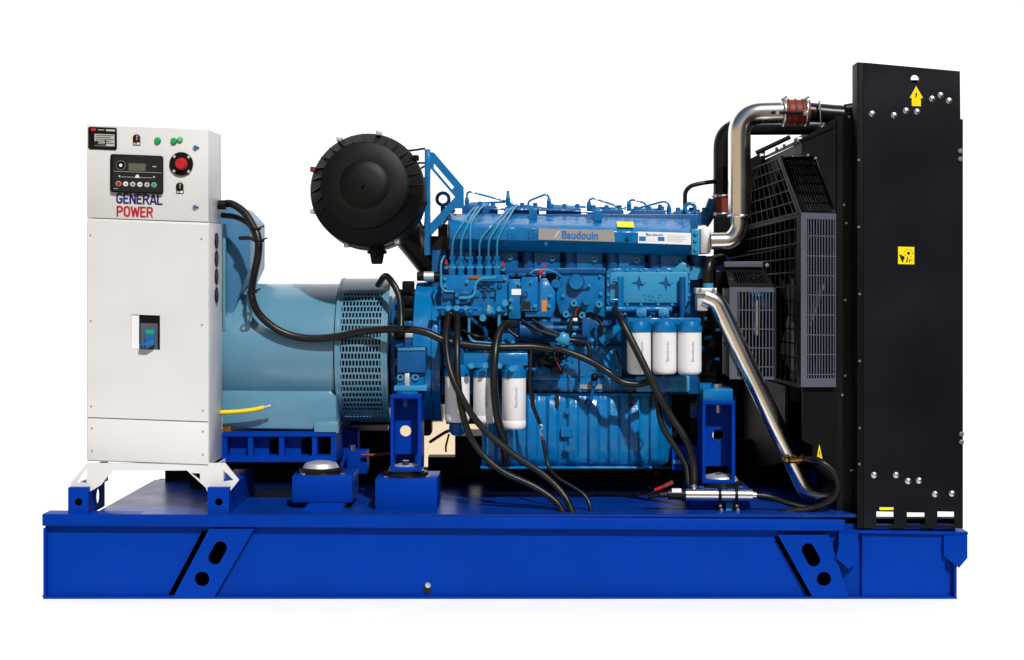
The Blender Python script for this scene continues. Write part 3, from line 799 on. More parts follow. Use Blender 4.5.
for x in (614, 627, 641, 658, 672, 685):
    for y in (270.2, 304.3): m.bolt(x, y, YE - 0.06, 1.5, ENGL, 0.009)
for x, y in ((608.5, 276), (608.5, 285), (608.5, 295), (688.6, 282), (688.6, 295)): m.bolt(x, y, YE - 0.06, 1.4, ENGL, 0.009)
for x in (639, 666):
    st = []
    for k in range(8):
        a = k * math.pi / 4; rr = 8.0 if k % 2 == 0 else 2.6
        st.append((x + rr * math.cos(a), 283 + rr * math.sin(a)))
    m.poly(st, YE - 0.069, 0.0009, ENGD); m.bolt(x + 4, 283, YE - 0.069, 1.5, ENGL)
for k in range(9): m.disc(645 + (k * 7) % 17, 294 + (k * 5) % 7, YE - 0.068, 0.9, ENGL, 0.004, 8)
build("side_cover", m, eng, "bright blue cover with two dark four-pointed marks")
m = MB()
m.tube([(620.5, 341, YE - 0.09), (620.5, 277, YE - 0.09)], 3.2, ENG, n=16, spline=False)
m.tube([(612, 281, YE - 0.09), (620, 281, YE - 0.09)], 2, ENG, spline=False); m.tube([(612, 300, YE - 0.09), (620, 300, YE - 0.09)], 2, ENG, spline=False)
m.tube([(601, 342, YE - 0.1), (611, 334, YE - 0.1), (620, 327, YE - 0.1)], 4.6, ENG, n=14, spline=False)
m.tube([(606, 309, YE - 0.1), (672, 309.5, YE - 0.1)], 3, ENG, n=14, spline=False)
m.tube([(682.5, 330, YE - 0.09), (682.5, 277, YE - 0.09)], 3.2, ENGD, n=16, spline=False)
m.poly(circ(694, 273, 11, 14, 7), YE - 0.05, 0.03, ENGL); m.disc(683.5, 267.5, YE - 0.05, 2, INK, 0.001)
m.poly([(672, 270), (682, 262), (690, 265), (690, 274), (672, 274)], YE - 0.065, 0.03, ENGL, bevel=0.003)
m.box(680, 313, 694, 320, YE - 0.06, 0.05, ENGL, 0.004)
build("coolant_tube", m, eng)
# filters
def filter_can(xc, y0, y1, hw, Y, band, nm, txt, lab=None):
    r = S(hw, Y)
    zt_, zb = P(xc, y0, Y).z, P(xc, y1, Y).z
    x = P(xc, 0, Y).x
    c = Vector((x, Y, zb)); h = zt_ - zb
    m = MB()
    m.lathe(c, Vector((0, 0, 1)), [(0, r * 0.8), (0.004, r * 0.93), (0.012, r), (h * 0.17, r), (h * 0.175, r * 0.985), (h * 0.18, r), (h, r)], FILT, 40)
    o = build(nm, m, eng, lab)
    m = MB()
    m.lathe(Vector((x, Y, zt_ + 0.0005)), Vector((0, 0, 1)), [(0, r * 1.04), (band * 0.6, r * 1.06), (band * 0.62, r * 0.9), (band, r * 0.82)], ENG, 40)
    build("filter_head", m, eng)
    m = MB()
    # lettering up the side of the can, bent round it
    cu = MB(); text_into(cu, txt, xc - 1.5, y0 + 9, xc + 1.5, y0 + 29, Y, FLET, 0.0, rot=True, rise=0)
    for v in cu.bm.verts:
        dx = v.co.x - x + 0.012
        v.co.x = x + dx * 1.0 - 0.004; dd = max(0.0, r * r - (v.co.x - x) ** 2)
        v.co.y = Y - math.sqrt(dd) - 0.0012 + (v.co.y - Y + 0.0) * 0.5
    build("can_lettering", cu, eng)
    return o
YF = 0.24
filter_can(457.3, 376, 422, 12.4, YF, 0.045, "fuel_filter", "Baudouin", "white fuel filter can nearest the alternator")
filter_can(485, 377, 423, 11.7, YF, 0.045, "fuel_filter", "Baudouin", "middle white fuel filter can")
filter_can(514, 377.5, 429, 12, YF - 0.02, 0.05, "fuel_filter", "Baudouin", "longest white fuel filter can")
m = MB()
m.box(444, 353, 528, 366, YF - 0.02, 0.2, ENG, 0.006); m.box(470, 362, 500, 368, YF - 0.04, 0.06, ENG, 0.003)
for x in (471, 499, 485, 512): m.bolt(x, 366 if x != 512 else 369, YF - 0.075, 2.6, ENGL, 0.02)
m.cyl(P(515, 368, YF), P(515, 352, YF), S(6, YF), ENG, n=16, r1=S(3.5, YF)); m.cyl(P(458, 366, YF), P(458, 348, YF), S(8, YF), ENGD, n=16)
m.cyl(P(486, 366, YF), P(486, 349, YF), S(3, YF), GREY, n=10)
m.box(500, 368, 560, 380, YF + 0.12, 0.06, ENG, 0.004); m.box(526, 372, 534, 378, YF + 0.1, 0.01, INK)
build("filter_bracket", m, eng)
m = MB(); c = P(457.3, 423.5, YF); m.lathe(c, Vector((0, 0, -1)), [(0, S(8, YF)), (0.03, S(8.5, YF)), (0.045, S(5, YF))], ENGD, 24)
build("water_bowl", m, eng)
m = MB(); m.cyl(P(485, 423.5, YF), P(485, 427, YF), S(4, YF), ZINC, n=10); build("drain_plug", m, eng)
for k, xc in enumerate((639, 664.5, 689.5)):
    filter_can(xc, 332, 374, 12, 0.26, 0.04, "oil_filter", "Baudouin", ("white oil filter can nearest the gear cover", "middle white oil filter can", "white oil filter can nearest the steel pipe")[k])
m = MB()
m.box(627, 318, 701, 325, 0.25, 0.16, ENG, 0.005)
for x in (641.5, 664): 
    m.box(x - 5, 309, x + 5, 321, 0.27, 0.05, ENGL, 0.002); m.bolt(x - 2, 315, 0.27, 2, ENG, 0.012); m.bolt(x + 2.6, 315.5, 0.27, 1.6, ENG, 0.012)
build("oil_filter_bracket", m, eng)
# valve knob
m = MB()
c = P(563, 339, 0.3)
m.lathe(c, Vector((0, -1, 0)), [(-0.03, S(3, .3)), (0, S(6.5, .3)), (0.02, S(6.5, .3)), (0.028, S(4, .3)), (0.03, 0)], ENGL, 24)
for k in range(8): m.cyl(c + Vector((S(6, .3) * math.cos(k * math.pi / 4), -0.002, S(6, .3) * math.sin(k * math.pi / 4))), c + Vector((S(6, .3) * math.cos(k * math.pi / 4), -0.02, S(6, .3) * math.sin(k * math.pi / 4))), S(1.5, .3), ENGL, n=10)
m.cyl(P(562.5, 344, 0.34), P(562.5, 357, 0.34), S(6, .34), ENGD, n=20)
build("hand_pump", m, eng, "pale blue fluted knob")
m = MB(); m.tube([(594, 386, .38), (594.5, 378, .38)], 3.6, ENGD, n=14, spline=False); m.tube([(590, 402, .38), (594, 386, .38)], 1.8, ENGD, spline=False); m.ball(P(594.6, 377, .37), S(3.8, .37), PLAST); m.ball(P(589, 402, .38), S(4.5, .38), ENGD)
m.box(580, 384.5, 602, 389, .404, .004, PLATE)
build("dipstick", m, eng)

# oil pan with folded ribs
m = MB()
x0_, x1_ = 482, 672
n = 190
top_, bot_ = [], []
prof = []
for i in range(n + 1):
    x = x0_ + (x1_ - x0_) * i / n
    ph = ((x - 505) / 20.5) % 1.0
    h = 0.0
    if ph < 0.12: h = ph / 0.12
    elif ph < 0.5: h = 1.0
    elif ph < 0.62: h = 1 - (ph - 0.5) / 0.12
    e = max(0, (x - 655) / 17) ** 2 * 0.09
    prof.append((x, 0.385 - 0.016 * h + e, h))
lv = [(393.5, 0.0, 0.0), (396, 0.012, 0.4), (402, 0.0, 1.0), (458, 0.0, 1.0), (463.5, 0.012, 0.8), (466.5, 0.03, 0.0)]
grid = []
for y, dy, k in lv:
    row = []
    for x, Y_, h in prof:
        yy = y
        if x > 660: yy = min(y, 466.5 - max(0, x - 660) ** 2 * 0.08 * (1 if y > 440 else 0))
        row.append(m.bm.verts.new(P(x, yy, Y_ + dy + 0.016 * h * (1 - k))))
    grid.append(row)
fs = []
for a in range(len(lv) - 1):
    for i in range(n): fs.append(m.bm.faces.new((grid[a][i], grid[a][i + 1], grid[a + 1][i + 1], grid[a + 1][i])))
m._fin(fs, ENG)
for f in fs:
    f.normal_update()
    if f.normal.y > 0: f.normal_flip()
bmesh.ops.recalc_face_normals(m.bm, faces=fs)
if sum(f.normal.y for f in fs) > 0:
    for f in fs: f.normal_flip()
m.box(484, 395, 668, 462, 0.43, 0.36, ENGD)
m.box(480, 466.8, 652, 469, 0.37, 0.4, ENG, 0.002)
m.poly(rrect(561, 427, 573, 437, 1.5), 0.364, 0.02, ENG, bevel=0.002)
m.disc(567.5, 411, 0.37, 3, ENG, 0.006, 16)
m.disc(567, 449, 0.37, 3.6, ENG, 0.008, 18); m.bolt(567, 449, 0.364, 2.4, ENG, 0.012)
for x in (513, 533, 557, 630.5, 651): m.poly(slot(x, 401, 2.0, 5, R(90)), 0.3665, 0.004, INK)
for k in range(18): m.bolt(490 + 10 * k, 391, YE - 0.05, 1.2, ENG, 0.006)
pan = build("oil_pan", m, eng, "ribbed turquoise oil pan", smooth=50)

# flywheel housing, bell, starter
m = MB()
cz = P(0, 352, 0.6).z
xf0, xf1 = P(413.5, 0, .42).x, P(432, 0, .42).x; xf2 = P(441, 0, .42).x
RF = S(70, .6)
m.lathe(Vector((xf0, 0.6, cz)), Vector((1, 0, 0)), [(0, RF * 0.95), (0.004, RF), (xf1 - xf0, RF), (xf1 - xf0 + 0.002, RF * 0.985), (xf1 - xf0 + 0.004, RF), (xf2 - xf0, RF * 1.0)], ENG, 64)
fly = build("flywheel_housing", m, eng)
m = MB()
xk = P(393, 0, .5).x
m.lathe(Vector((xk, 0.6, cz)), Vector((1, 0, 0)), [(0, RF * 0.8), (xf0 - xk - 0.001, RF * 0.86)], ENGD, 40)
for k in range(10):
    a = R(20 + k * 17); c = Vector((xk + 0.02, 0.6 - RF * 0.88 * math.sin(a), cz + RF * 0.88 * math.cos(a)))
    m.cyl(c, c + Vector((0.07, 0, 0)), 0.022, BLACKM, n=10)
for y0, y1, xx in ((281, 293, 402), (296, 305, 403), (308, 318, 401), (321, 332, 404)): m.box(xx, y0, 413, y1, 0.36, 0.1, BLACKM if y0 != 321 else ENGD, 0.006)
m.box(404, 331, 423, 349, 0.34, 0.1, ENGD, 0.01); m.box(405, 333, 418, 338, 0.335, 0.05, ALU, 0.004)
build("coupling_housing", m, eng)
m = MB(); m.cyl(P(417, 276.5, .5), P(441, 276.5, .5), S(4.6, .5), BLACKP, n=20); m.cyl(P(424, 276.5, .49), P(434, 276.5, .49), S(5, .5), ALU, n=20); build("starter_motor", m, eng)
m = MB()
m.box(397, 347, 426, 373, 0.25, 0.2, ENGD, 0.006); m.box(397.5, 348.5, 425, 350.5, 0.245, 0.1, ENGL, 0.002)
m.box(397, 373.2, 424, 388, 0.27, 0.15, ENG, 0.004); m.box(404.5, 373.2, 409.5, 386, 0.255, 0.03, ALU, 0.002)
for x in (400.5, 415.5): m.disc(x, 377, 0.27, 3.4, ENGL, 0.01, 16); m.disc(x, 377, 0.26, 1.7, INK, 0.001, 12)
m.box(394, 386, 427, 391, 0.22, 0.2, ENGL, 0.002); m.cyl(P(408, 390.8, 0.25), P(408, 396, 0.25), S(12, .25), ENG, n=28)
m.cyl(P(405, 386, 0.25), P(405, 389, 0.25), S(4.5, .25), ZINC, n=8)
build("engine_arm", m, eng, "blue mounting arm by the flywheel")
m = MB()
m.box(703, 389, 733, 402, 0.2, 0.2, ENG, 0.004); m.cyl(P(718, 389, .27), P(718, 384, .27), S(5, .27), ZINC, n=8); m.cyl(P(705, 389, .3), P(705, 383, .3), S(7, .3), ENG, n=20)
m.box(690, 394, 704, 470, 0.5, 0.1, BLACKM); m.box(690, 408, 697, 418, 0.49, 0.01, ENGD); m.box(698, 408, 703, 418, 0.49, 0.01, ENGD)
m.box(672, 446, 700, 470, 0.42, 0.1, SKID); m.box(673, 460, 690, 464, 0.415, 0.004, ENGL)
build("engine_arm", m, eng, "blue mounting arm near the radiator")
# black backing boxes stand in for shade in the gaps, beside some blue blocks
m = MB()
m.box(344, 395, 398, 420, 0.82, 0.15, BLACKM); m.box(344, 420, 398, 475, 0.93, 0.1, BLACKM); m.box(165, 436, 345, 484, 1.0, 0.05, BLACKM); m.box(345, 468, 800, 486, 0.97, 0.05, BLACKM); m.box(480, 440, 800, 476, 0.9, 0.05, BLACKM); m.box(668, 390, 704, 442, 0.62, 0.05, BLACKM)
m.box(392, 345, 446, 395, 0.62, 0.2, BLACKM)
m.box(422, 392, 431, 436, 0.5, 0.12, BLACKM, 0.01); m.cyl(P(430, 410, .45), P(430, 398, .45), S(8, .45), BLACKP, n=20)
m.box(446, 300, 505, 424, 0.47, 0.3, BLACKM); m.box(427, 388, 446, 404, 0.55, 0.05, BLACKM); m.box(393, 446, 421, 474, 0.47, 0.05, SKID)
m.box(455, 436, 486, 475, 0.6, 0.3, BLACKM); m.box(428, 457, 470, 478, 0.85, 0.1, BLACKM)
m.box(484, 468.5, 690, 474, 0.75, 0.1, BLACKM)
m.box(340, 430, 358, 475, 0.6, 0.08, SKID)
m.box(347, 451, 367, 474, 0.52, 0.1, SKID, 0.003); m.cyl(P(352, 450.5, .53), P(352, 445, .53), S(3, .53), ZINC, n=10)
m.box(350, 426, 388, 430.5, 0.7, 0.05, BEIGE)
build("gap_backing", m, eng)
# right end of the engine, black hoses
m = MB()
m.box(691, 256, 716, 330, 0.5, 0.3, BLACKM, 0.01); m.box(701, 300, 716, 400, 0.55, 0.3, BLACKM)
m.cyl(P(708, 292, .36), P(708, 282, .36), S(5.5, .36), ENGL, n=16)
m.tube([(708, 283, .36), (708, 270, .36), (711, 262, .38), (722, 259, .44)], 5.6, RUB, n=16)
m.poly(circ(722, 263, 9), 0.45, 0.05, ENGD)
m.tube([(714, 200, .62), (708, 216, .62), (703, 224, .62)], 6, ENGD, n=14)
build("coolant_hose", m, eng)
m = MB()
for k in range(26):
    x, y = 693 + random.random() * 40, 300 + random.random() * 100
    m.box(x, y, x + 3 + random.random() * 6, y + 2 + random.random() * 6, 0.54 - random.random() * 0.05, 0.06, random.choice([BLACKM, BLACKM, ENGD, GUARD]), 0.002)
build("belt_drive", m, eng)

# small pipes on the engine's face
FP = [([(444.5, 256, .33), (441, 262, .31), (441, 287, .31), (445, 291.5, .31), (457, 291.5, .31)], 1.1, ENGL),
      ([(457, 289, .3), (457, 312, .3)], 2.2, ENG), ([(459, 298, .3), (470, 298, .3), (475, 294, .3), (475, 284, .3), (480, 278.5, .3), (496, 277.5, .3)], 1.7, ENGL),
      ([(436, 308, .29), (482, 308.5, .29)], 2.3, ENG), ([(469, 311, .29), (469, 337, .29), (473, 342, .29), (500, 344, .29)], 1.5, ENGL),
      ([(499, 313, .29), (499, 330, .29), (502, 350, .29)], 1.8, ENGL), ([(489, 314, .29), (505, 310, .29)], 3, ENG),
      ([(456, 306, .3), (456, 324, .3)], 1.6, ENGL), ([(476, 343, .37), (540, 344, .37)], 1.4, ENGL), ([(440, 310, .33), (439, 345, .33)], 1.6, ENGD),
      ([(470, 318, .3), (486, 330, .32), (486, 345, .34)], 2.2, ENGD), ([(446, 330, .36), (462, 340, .36), (462, 356, .36)], 2.6, ENG)]
for pts, r_, mm in FP:
    m = MB(); m.tube(pts, r_, mm, n=10, fillet=0.02, seg=5); build("fuel_pipe", m, eng)
for x, y, r_ in ((448.5, 308, 3.6), (457, 308, 3.6), (436, 308, 3), (466, 308, 2.8), (480, 309, 3), (490, 310, 4.5), (499, 309, 3), (458, 302, 2.6), (457, 295, 2.2), (449, 303, 2.2), (471, 311, 2.4), (505, 303, 4), (483, 318, 4), (473, 343, 2.4), (513, 342.5, 2.4)):
    m = MB(); m.disc(x, y, .295, r_, random.choice([ENG, ENGL, ENG]), 0.03, 14, r_ * 0.8)
    if x in (448.5, 457) and y == 308: m.box(x - 3, 312.5, x + 3, 315, .29, 0.02, ALU, 0.002); m.cyl(P(x, 309, .29), P(x, 313, .29), S(2, .29), ENGL)
    if x == 490: m.box(487.5, 305, 490, 311, .264, 0.003, PLATE)
    build("banjo_fitting", m, eng)

# small hardware that crowds the side of the engine
HW = [(446, 345, 'b'), (452, 352, 'b'), (466, 348, 'c'), (472, 356, 'b'), (478, 350, 'c'), (492, 352, 'b'), (508, 349, 'b'), (520, 353, 'c'), (526, 360, 'b'), (536, 366, 'b'),
      (541, 372, 'c'), (548, 378, 'b'), (533, 372, 'c'), (529, 323, 'b'), (549, 320, 'b'), (534, 340, 'c'), (596, 324, 'b'), (603, 330, 'c'), (610, 322, 'b'), (592, 340, 'b'),
      (612, 352, 'b'), (605, 364, 'b'), (617, 370, 'b'), (574, 372, 'b'), (566, 366, 'b'), (586, 352, 'c'), (625, 314, 'b'), (652, 314, 'c'), (676, 315, 'b'), (686, 326, 'b'),
      (511, 300, 'b'), (511, 308, 'b'), (519, 284, 'b'), (550, 296, 'b'), (549, 306, 'b'), (531, 282, 'b'), (535, 306, 'b'), (525, 294, 'c'), (445, 279, 'b'), (445, 286, 'b'),
      (467, 282, 'b'), (505, 279, 'b'), (505, 314, 'b'), (449, 314, 'c'), (463, 314, 'c'), (494, 315, 'c'), (560, 276, 'b'), (600, 276, 'b'), (601, 294, 'b'), (563, 296, 'b')]
for x, y, k in HW:
    Yb = 0.33 if 440 < x < 510 and y < 317 else (0.31 if x < 522 and y < 317 else (0.30 if x < 539 and y < 311 else (0.315 if x < 556 and y < 312 else (YE - 0.04 if y < 378 else YE - 0.05))))
    if 440 < x < 528 and y > 345: Yb = 0.34
    m = MB(); mm = ENGL if k == 'b' else ENGD
    m.bolt(x, y, Yb, random.uniform(1.2, 2.0) if k == 'b' else 2.6, mm, 0.012 if k == 'b' else 0.022, 6 if k == 'b' else 10)
    build("bolt" if k == 'b' else "plug", m, eng)
for pts, r_, mm in (([(528, 352, .4), (540, 358, .39), (552, 362, .4)], 1.5, RUB), ([(596, 318, .39), (602, 326, .37), (598, 340, .38)], 1.6, RUB), ([(606, 345, .39), (616, 352, .37), (622, 366, .38)], 1.2, RUB),
                    ([(508, 330, .33), (520, 338, .32), (536, 341, .33), (550, 345, .31)], 1.8, RUB), ([(462, 330, .3), (476, 336, .28), (488, 338, .3), (494, 346, .28)], 1.4, RUB), ([(650, 312, .4), (650, 318, .36), (646, 322, .3)], 1.5, ENGL),
                    ([(530, 274, .34), (536, 270, .34), (552, 271, .36), (560, 276, .4)], 1.3, ENGL), ([(446, 322, .38), (452, 334, .36), (450, 350, .36)], 2.2, ENGD)):
    m = MB(); m.tube(pts, r_, mm, n=10); build("short_hose" if mm is RUB else "short_pipe", m, eng)
for x, y, w_, h_, mm, Yb in ((529, 347, 14, 4, ENGL, .42), (520, 369, 8, 6, ENGD, .36), (545, 360, 10, 7, BLACKM, .41), (584, 320, 7, 12, ENGD, .37), (598, 346, 8, 8, ENG, .4), (470, 346, 9, 6, ENGD, .33), (500, 357, 8, 6, ENGL, .28), (446, 357, 12, 8, ENG, .3), (540, 318, 9, 5, ENGD, .33)):
    m = MB(); m.box(x, y, x + w_, y + h_, Yb, 0.05, mm, 0.003); m.bolt(x + w_ * .5, y + h_ * .5, Yb, 1.3, ENGL, 0.008); build("clip_bracket", m, eng)

# ------------------------------------------------------------------ air filter
m = MB()
c = P(364, 184.5, 0.15)
YD = Vector((0.02, 1, -0.13)).normalized()
rf, ro = S(44, .15), S(57, .3)
m.lathe(c, YD, [(-0.009, 0.0), (-0.0086, 0.02), (-0.005, 0.06), (0.0, S(24, .15)), (0.003, S(25, .15)), (0.003, rf * 0.97), (0.006, rf), (0.03, rf * 1.0), (0.032, rf * 0.985), (0.06, rf * 0.99), (0.1, rf * 0.98)], PLAST, 72)
m.cyl(c + Vector((0, -0.024, 0)), c + Vector((0, -0.019, 0)), 0.006, PLAST, n=10)
m.lathe(c + YD * 0.1, YD, [(0, rf * 0.98), (0.005, ro * 0.985), (0.012, ro), (0.06, ro * 1.0), (0.062, ro * 0.985), (0.12, ro * 0.975), (0.122, ro * 0.99), (0.15, ro * 0.99), (0.152, ro * 0.95), (0.3, ro * 0.9), (0.33, ro * 0.8)], PLAST, 72)
nl = 28
for k in range(nl):      # radial louvres between lid and drum
    a = 2 * math.pi * k / nl; a2 = a + 0.06
    d0 = Vector((math.cos(a), 0, math.sin(a))); d1 = Vector((math.cos(a2), 0, math.sin(a2)))
    t = Vector((-math.sin(a), 0, math.cos(a))) * 0.004
    p = [c + d0 * rf * 1.0 + YD * 0.02, c + d1 * ro * 0.955 + YD * 0.08, c + d1 * ro * 0.955 + YD * 0.098, c + d0 * rf * 0.99 + YD * 0.098]
    m.prism(p, t, PLAST)
m.lathe(c + YD * 0.036, YD, [(0, rf * 0.97), (0.001, rf * 1.0), (0.06, ro * 0.975), (0.062, ro * 0.9)], PLAST, 72)
af = build("air_filter", m, root, "round black plastic air filter")
for a in (34, 79, 119, 159, 201, 249, 300, 348):
    m = MB(); d0 = Vector((math.cos(R(a)), 0, math.sin(R(a)))); q = c + d0 * ro * 1.02 + YD * 0.13
    m.wbox(q - Vector((0.01, 0.03, 0.01)), q + Vector((0.01, 0.03, 0.01)), REDH if a == 159 else (ALU if a in (79, 119, 201, 249, 300) else PLAST), 0.003)
    build("clamp", m, af)
m = MB(); q = P(377, 250, .3)
m.lathe(q, Vector((0, 0, -1)), [(-0.03, 0.03), (0.0, 0.03), (0.002, 0.038), (0.014, 0.038), (0.016, 0.028), (0.05, 0.022), (0.055, 0.018)], PLAST, 20)
build("drain_valve", m, af)
m = MB(); m.tube([(392, 214, .68), (418, 245, .68), (446, 280, .68)], 16.5, RUB, n=28, spline=False); 
build("outlet_duct", m, af, "thick black air duct")
m = MB()
m.box(424.5, 149, 430, 255, 0.42, 0.06, ENG, 0.002)
m.poly([(430.2, 153), (434, 153), (463, 184), (463, 207.5), (455, 207.5), (430.2, 239), (430.2, 226), (447, 205), (430.2, 182)], 0.44, 0.015, ENG,
       ) if False else None
m.poly([(430.2, 152), (434, 152.5), (463.5, 187), (463.5, 208), (455, 208), (430.2, 236), (430.2, 223.5), (455, 197), (430.2, 168)], 0.43, 0.05, ENG, holes=[[(433.5, 163), (454, 187), (452, 189.5), (433.5, 168)]])
m.box(426, 236, 447, 250, 0.5, 0.1, BLACKP); m.box(438, 224, 447, 276, 0.52, 0.08, BLACKP)
build("filter_bracket", m, af, "blue triangular steel bracket")
for pts in ([(404, 151, .34), (415, 150, .38), (424.5, 148.5, .42)], [(413, 164, .36), (419, 163, .4), (425, 163, .43)], [(414, 172, .36), (425, 166, .43)], [(420, 190, .4), (424, 178, .44)], [(419, 220, .4), (424, 228, .44), (426, 214, .44)]):
    m = MB(); m.tube(pts, 1.1, PLAST, n=8); build("strap_bolt", m, af)

# ------------------------------------------------------------------ radiator
m = MB()
zR = P(0, 530, 0).z
XB0, XB1 = 1.15, P(858, 0, 0.02).x
zK = 0.325
m.wbox((XB0, 0.14, zK), (XB1 - 0.004, 1.12, 1.79), BLACKM)
m.wbox((XB0, 0.14, zR), (1.215, 1.12, zK), BLACKM)                       # core
m.poly([(799, 141), (812, 133), (856, 108), (856, 217), (837, 217), (816, 157), (806, 151)], 0.11, 0.02, BLACKP)
m.wbox((1.155, 0.1, zR), (1.21, 0.139, zK), BLACKP)
m.wbox((1.155, 0.1, zK), (XB1 - 0.002, 0.139, 1.8), BLACKP)
a0, a1 = Vector((1.015, 0.1, 1.70)), Vector((1.15, 0.1, 1.76))
m.prism([a0, a1, a1 + Vector((0, 0, 0.012)), a0 + Vector((0, 0, 0.012))], Vector((0, 1.03, 0)), BLACKM)
m.wbox((0.8, 1.1, zR), (1.149, 1.12, 1.70), BLACKM)                              # far guard wall, put in solid black to darken the guard interior
m.prism([Vector((1.022, y_, z_)) for y_, z_ in ((.1, 1.699), (1.12, 1.699), (1.12, 1.3), (.62, 1.675), (.1, 1.655))], Vector((0.01, 0, 0)), BLACKM)
m.box(868, 518.5, 957, 527.5, 0.06, 0.05, BLACKM)
m.box(843, 498, 862, 529, 0.105, 0.03, BLACKM)
m.box(905, 80, 925, 90, 0.03, 0.02, BLACKM)
m.poly([(742, 163), (765, 151), (765, 178), (742, 178)], 1.09, 0.008, BLACKM)
rad = build("radiator", m, root, "black radiator housing")
plate_pts = [(864, 62.5), (960, 71.2), (960.5, 119), (963, 119.3), (963, 528.5), (864, 528)]
m = MB()
m.poly(plate_pts, 0.0, 0.012, PLATEB, holes=[circ(915, 79, 4.2, 18), [(876.5, 511.5), (894, 511.8), (894, 525), (876.5, 525)], [(907, 512.5), (925, 512.7), (925, 525), (907, 525)], [(937.5, 511.5), (954.5, 511.8), (954.5, 525), (937.5, 525)]])
b_ = [P(857.3, 62, 0.0), P(863.8, 62.5, 0.0), P(863.8, 528, 0.0), P(857.3, 528, 0.0)]
m.prism(b_, Vector((0, 0.1, 0)), BLACKM, bevel=0.002)
build("side_plate", m, rad, "tall satin black side plate")
m = MB()
m.prism([P(962.8, 120, 0.013), P(962.8, 505, 0.013), P(957, 505, 0.013), P(957, 120, 0.013)], Vector((0, 1.1, 0)), BLACKP)
build("rear_frame", m, rad)
for x, y in ((872, 114), (894, 115.5), (906, 111), (917, 112), (932, 99), (940.5, 95.5), (949, 101), (874, 475), (896, 475), (908, 481), (919, 480.5), (935, 494), (952, 493.5)):
    m = MB(); m.lathe(P(x, y, 0), Vector((0, -1, 0)), [(0, S(3.1, 0)), (0.002, S(3.1, 0)), (0.0025, S(2.5, 0)), (0.006, S(2.2, 0)), (0.008, S(1.2, 0)), (0.0082, 0)], ZINC, 18); build("bolt", m, rad)
for x, y in ((960.5, 151), (960.5, 159), (961.5, 434), (961.5, 442)):
    m = MB(); m.bolt(x, y, -0.001, 2.0, ZINC, 0.008); build("bolt", m, rad)
for x, y, Y_ in ((856, 123, .1), (858.5, 160, -0.001), (858.7, 227, -0.001), (859.5, 294, -0.001), (859.5, 361, -0.001), (859.5, 428, -0.001), (859.2, 464, -0.001), (849, 117, .1), (808, 155, .108), (815.5, 158, .108), (845, 300, .1), (845, 375.5, .1), (842, 395, .1), (846, 223, .1), (844, 205, .1), (851, 470, .1)):
    m = MB(); m.disc(x, y, Y_, 1.6, ZINC, 0.006, 12, 1.2); build("bolt", m, rad)
for k, (x, y) in enumerate(((801, 139), (785.5, 146), (778, 149), (763, 155.5))):
    m = MB(); Yk = (0.12, 0.5, 0.68, 1.02)[k]; c = P(x, y, Yk); m.cyl(c, c - Vector((0.012, 0, 0)), 0.009, ZINC, n=10); build("bolt", m, rad)
m = MB()
m.poly([(909.5, 98), (916, 86), (923, 98), (920.6, 98.3), (920.8, 106.3), (911.8, 106), (911.6, 97.8)], 0.0, -0.0015, YEL)
m.poly([(915.2, 94), (916.6, 92.5), (917.2, 95), (916, 97), (914.9, 98.2), (914.9, 97), (916, 95.5)], -0.0017, -0.0006, INK); build("arrow_sticker", m, rad, "yellow arrow sticker pointing up")
m = MB()
m.poly([(898, 246.6), (914.2, 247), (914.2, 264.4), (898, 264)], 0.0, -0.0015, YEL)
m.poly([(899.2, 254), (904, 256.3), (904.8, 258.5), (903.4, 260), (903.4, 262.5), (902, 261.5), (900.6, 258.5)], -0.0017, -0.0006, INK)
m.poly(circ(908.6, 253.2, 1.5, 12), -0.0017, -0.0006, INK)
for k in range(7): 
    a = k * R(51); m.poly(circ(908.6 + 4 * math.cos(a), 253.2 + 4 * math.sin(a), 0.55, 6), -0.0017, -0.0006, INK)
m.poly([(906, 262), (907, 257.5), (908, 258), (907.3, 262.3)], -0.0017, -0.0006, INK); m.poly([(908.5, 261.5), (910, 258.8), (910.8, 259.4), (909.5, 262)], -0.0017, -0.0006, INK); m.disc(912, 260.5, -0.0015, 0.6, INK, 0.0008, 8)
build("warning_sticker", m, rad, "square yellow hand warning sticker")
m = MB(); m.box(879.5, 507.3, 893.5, 510, -0.0012, 0.0012, YEL); build("yellow_strip", m, rad)
m = MB()
tri = [P(819.3, 444.5, .1), P(822.3, 458.5, .1), P(816.6, 458.5, .1)]
m.prism(tri, Vector((0, -0.0015, 0)), YEL); m.poly([(819.2, 450), (820.2, 453), (819.5, 453.2), (820, 456.5), (818.7, 453.8), (819.2, 453.4)], .0984, -0.0006, INK)
m.poly([(802.5, 387.6), (845, 387.6), (845, 480), (829, 480), (819, 470), (813, 463), (813, 446), (802.5, 440)], .1005, 0.02, BLACKM)
build("warning_sticker", m, rad, "small yellow triangle sticker")

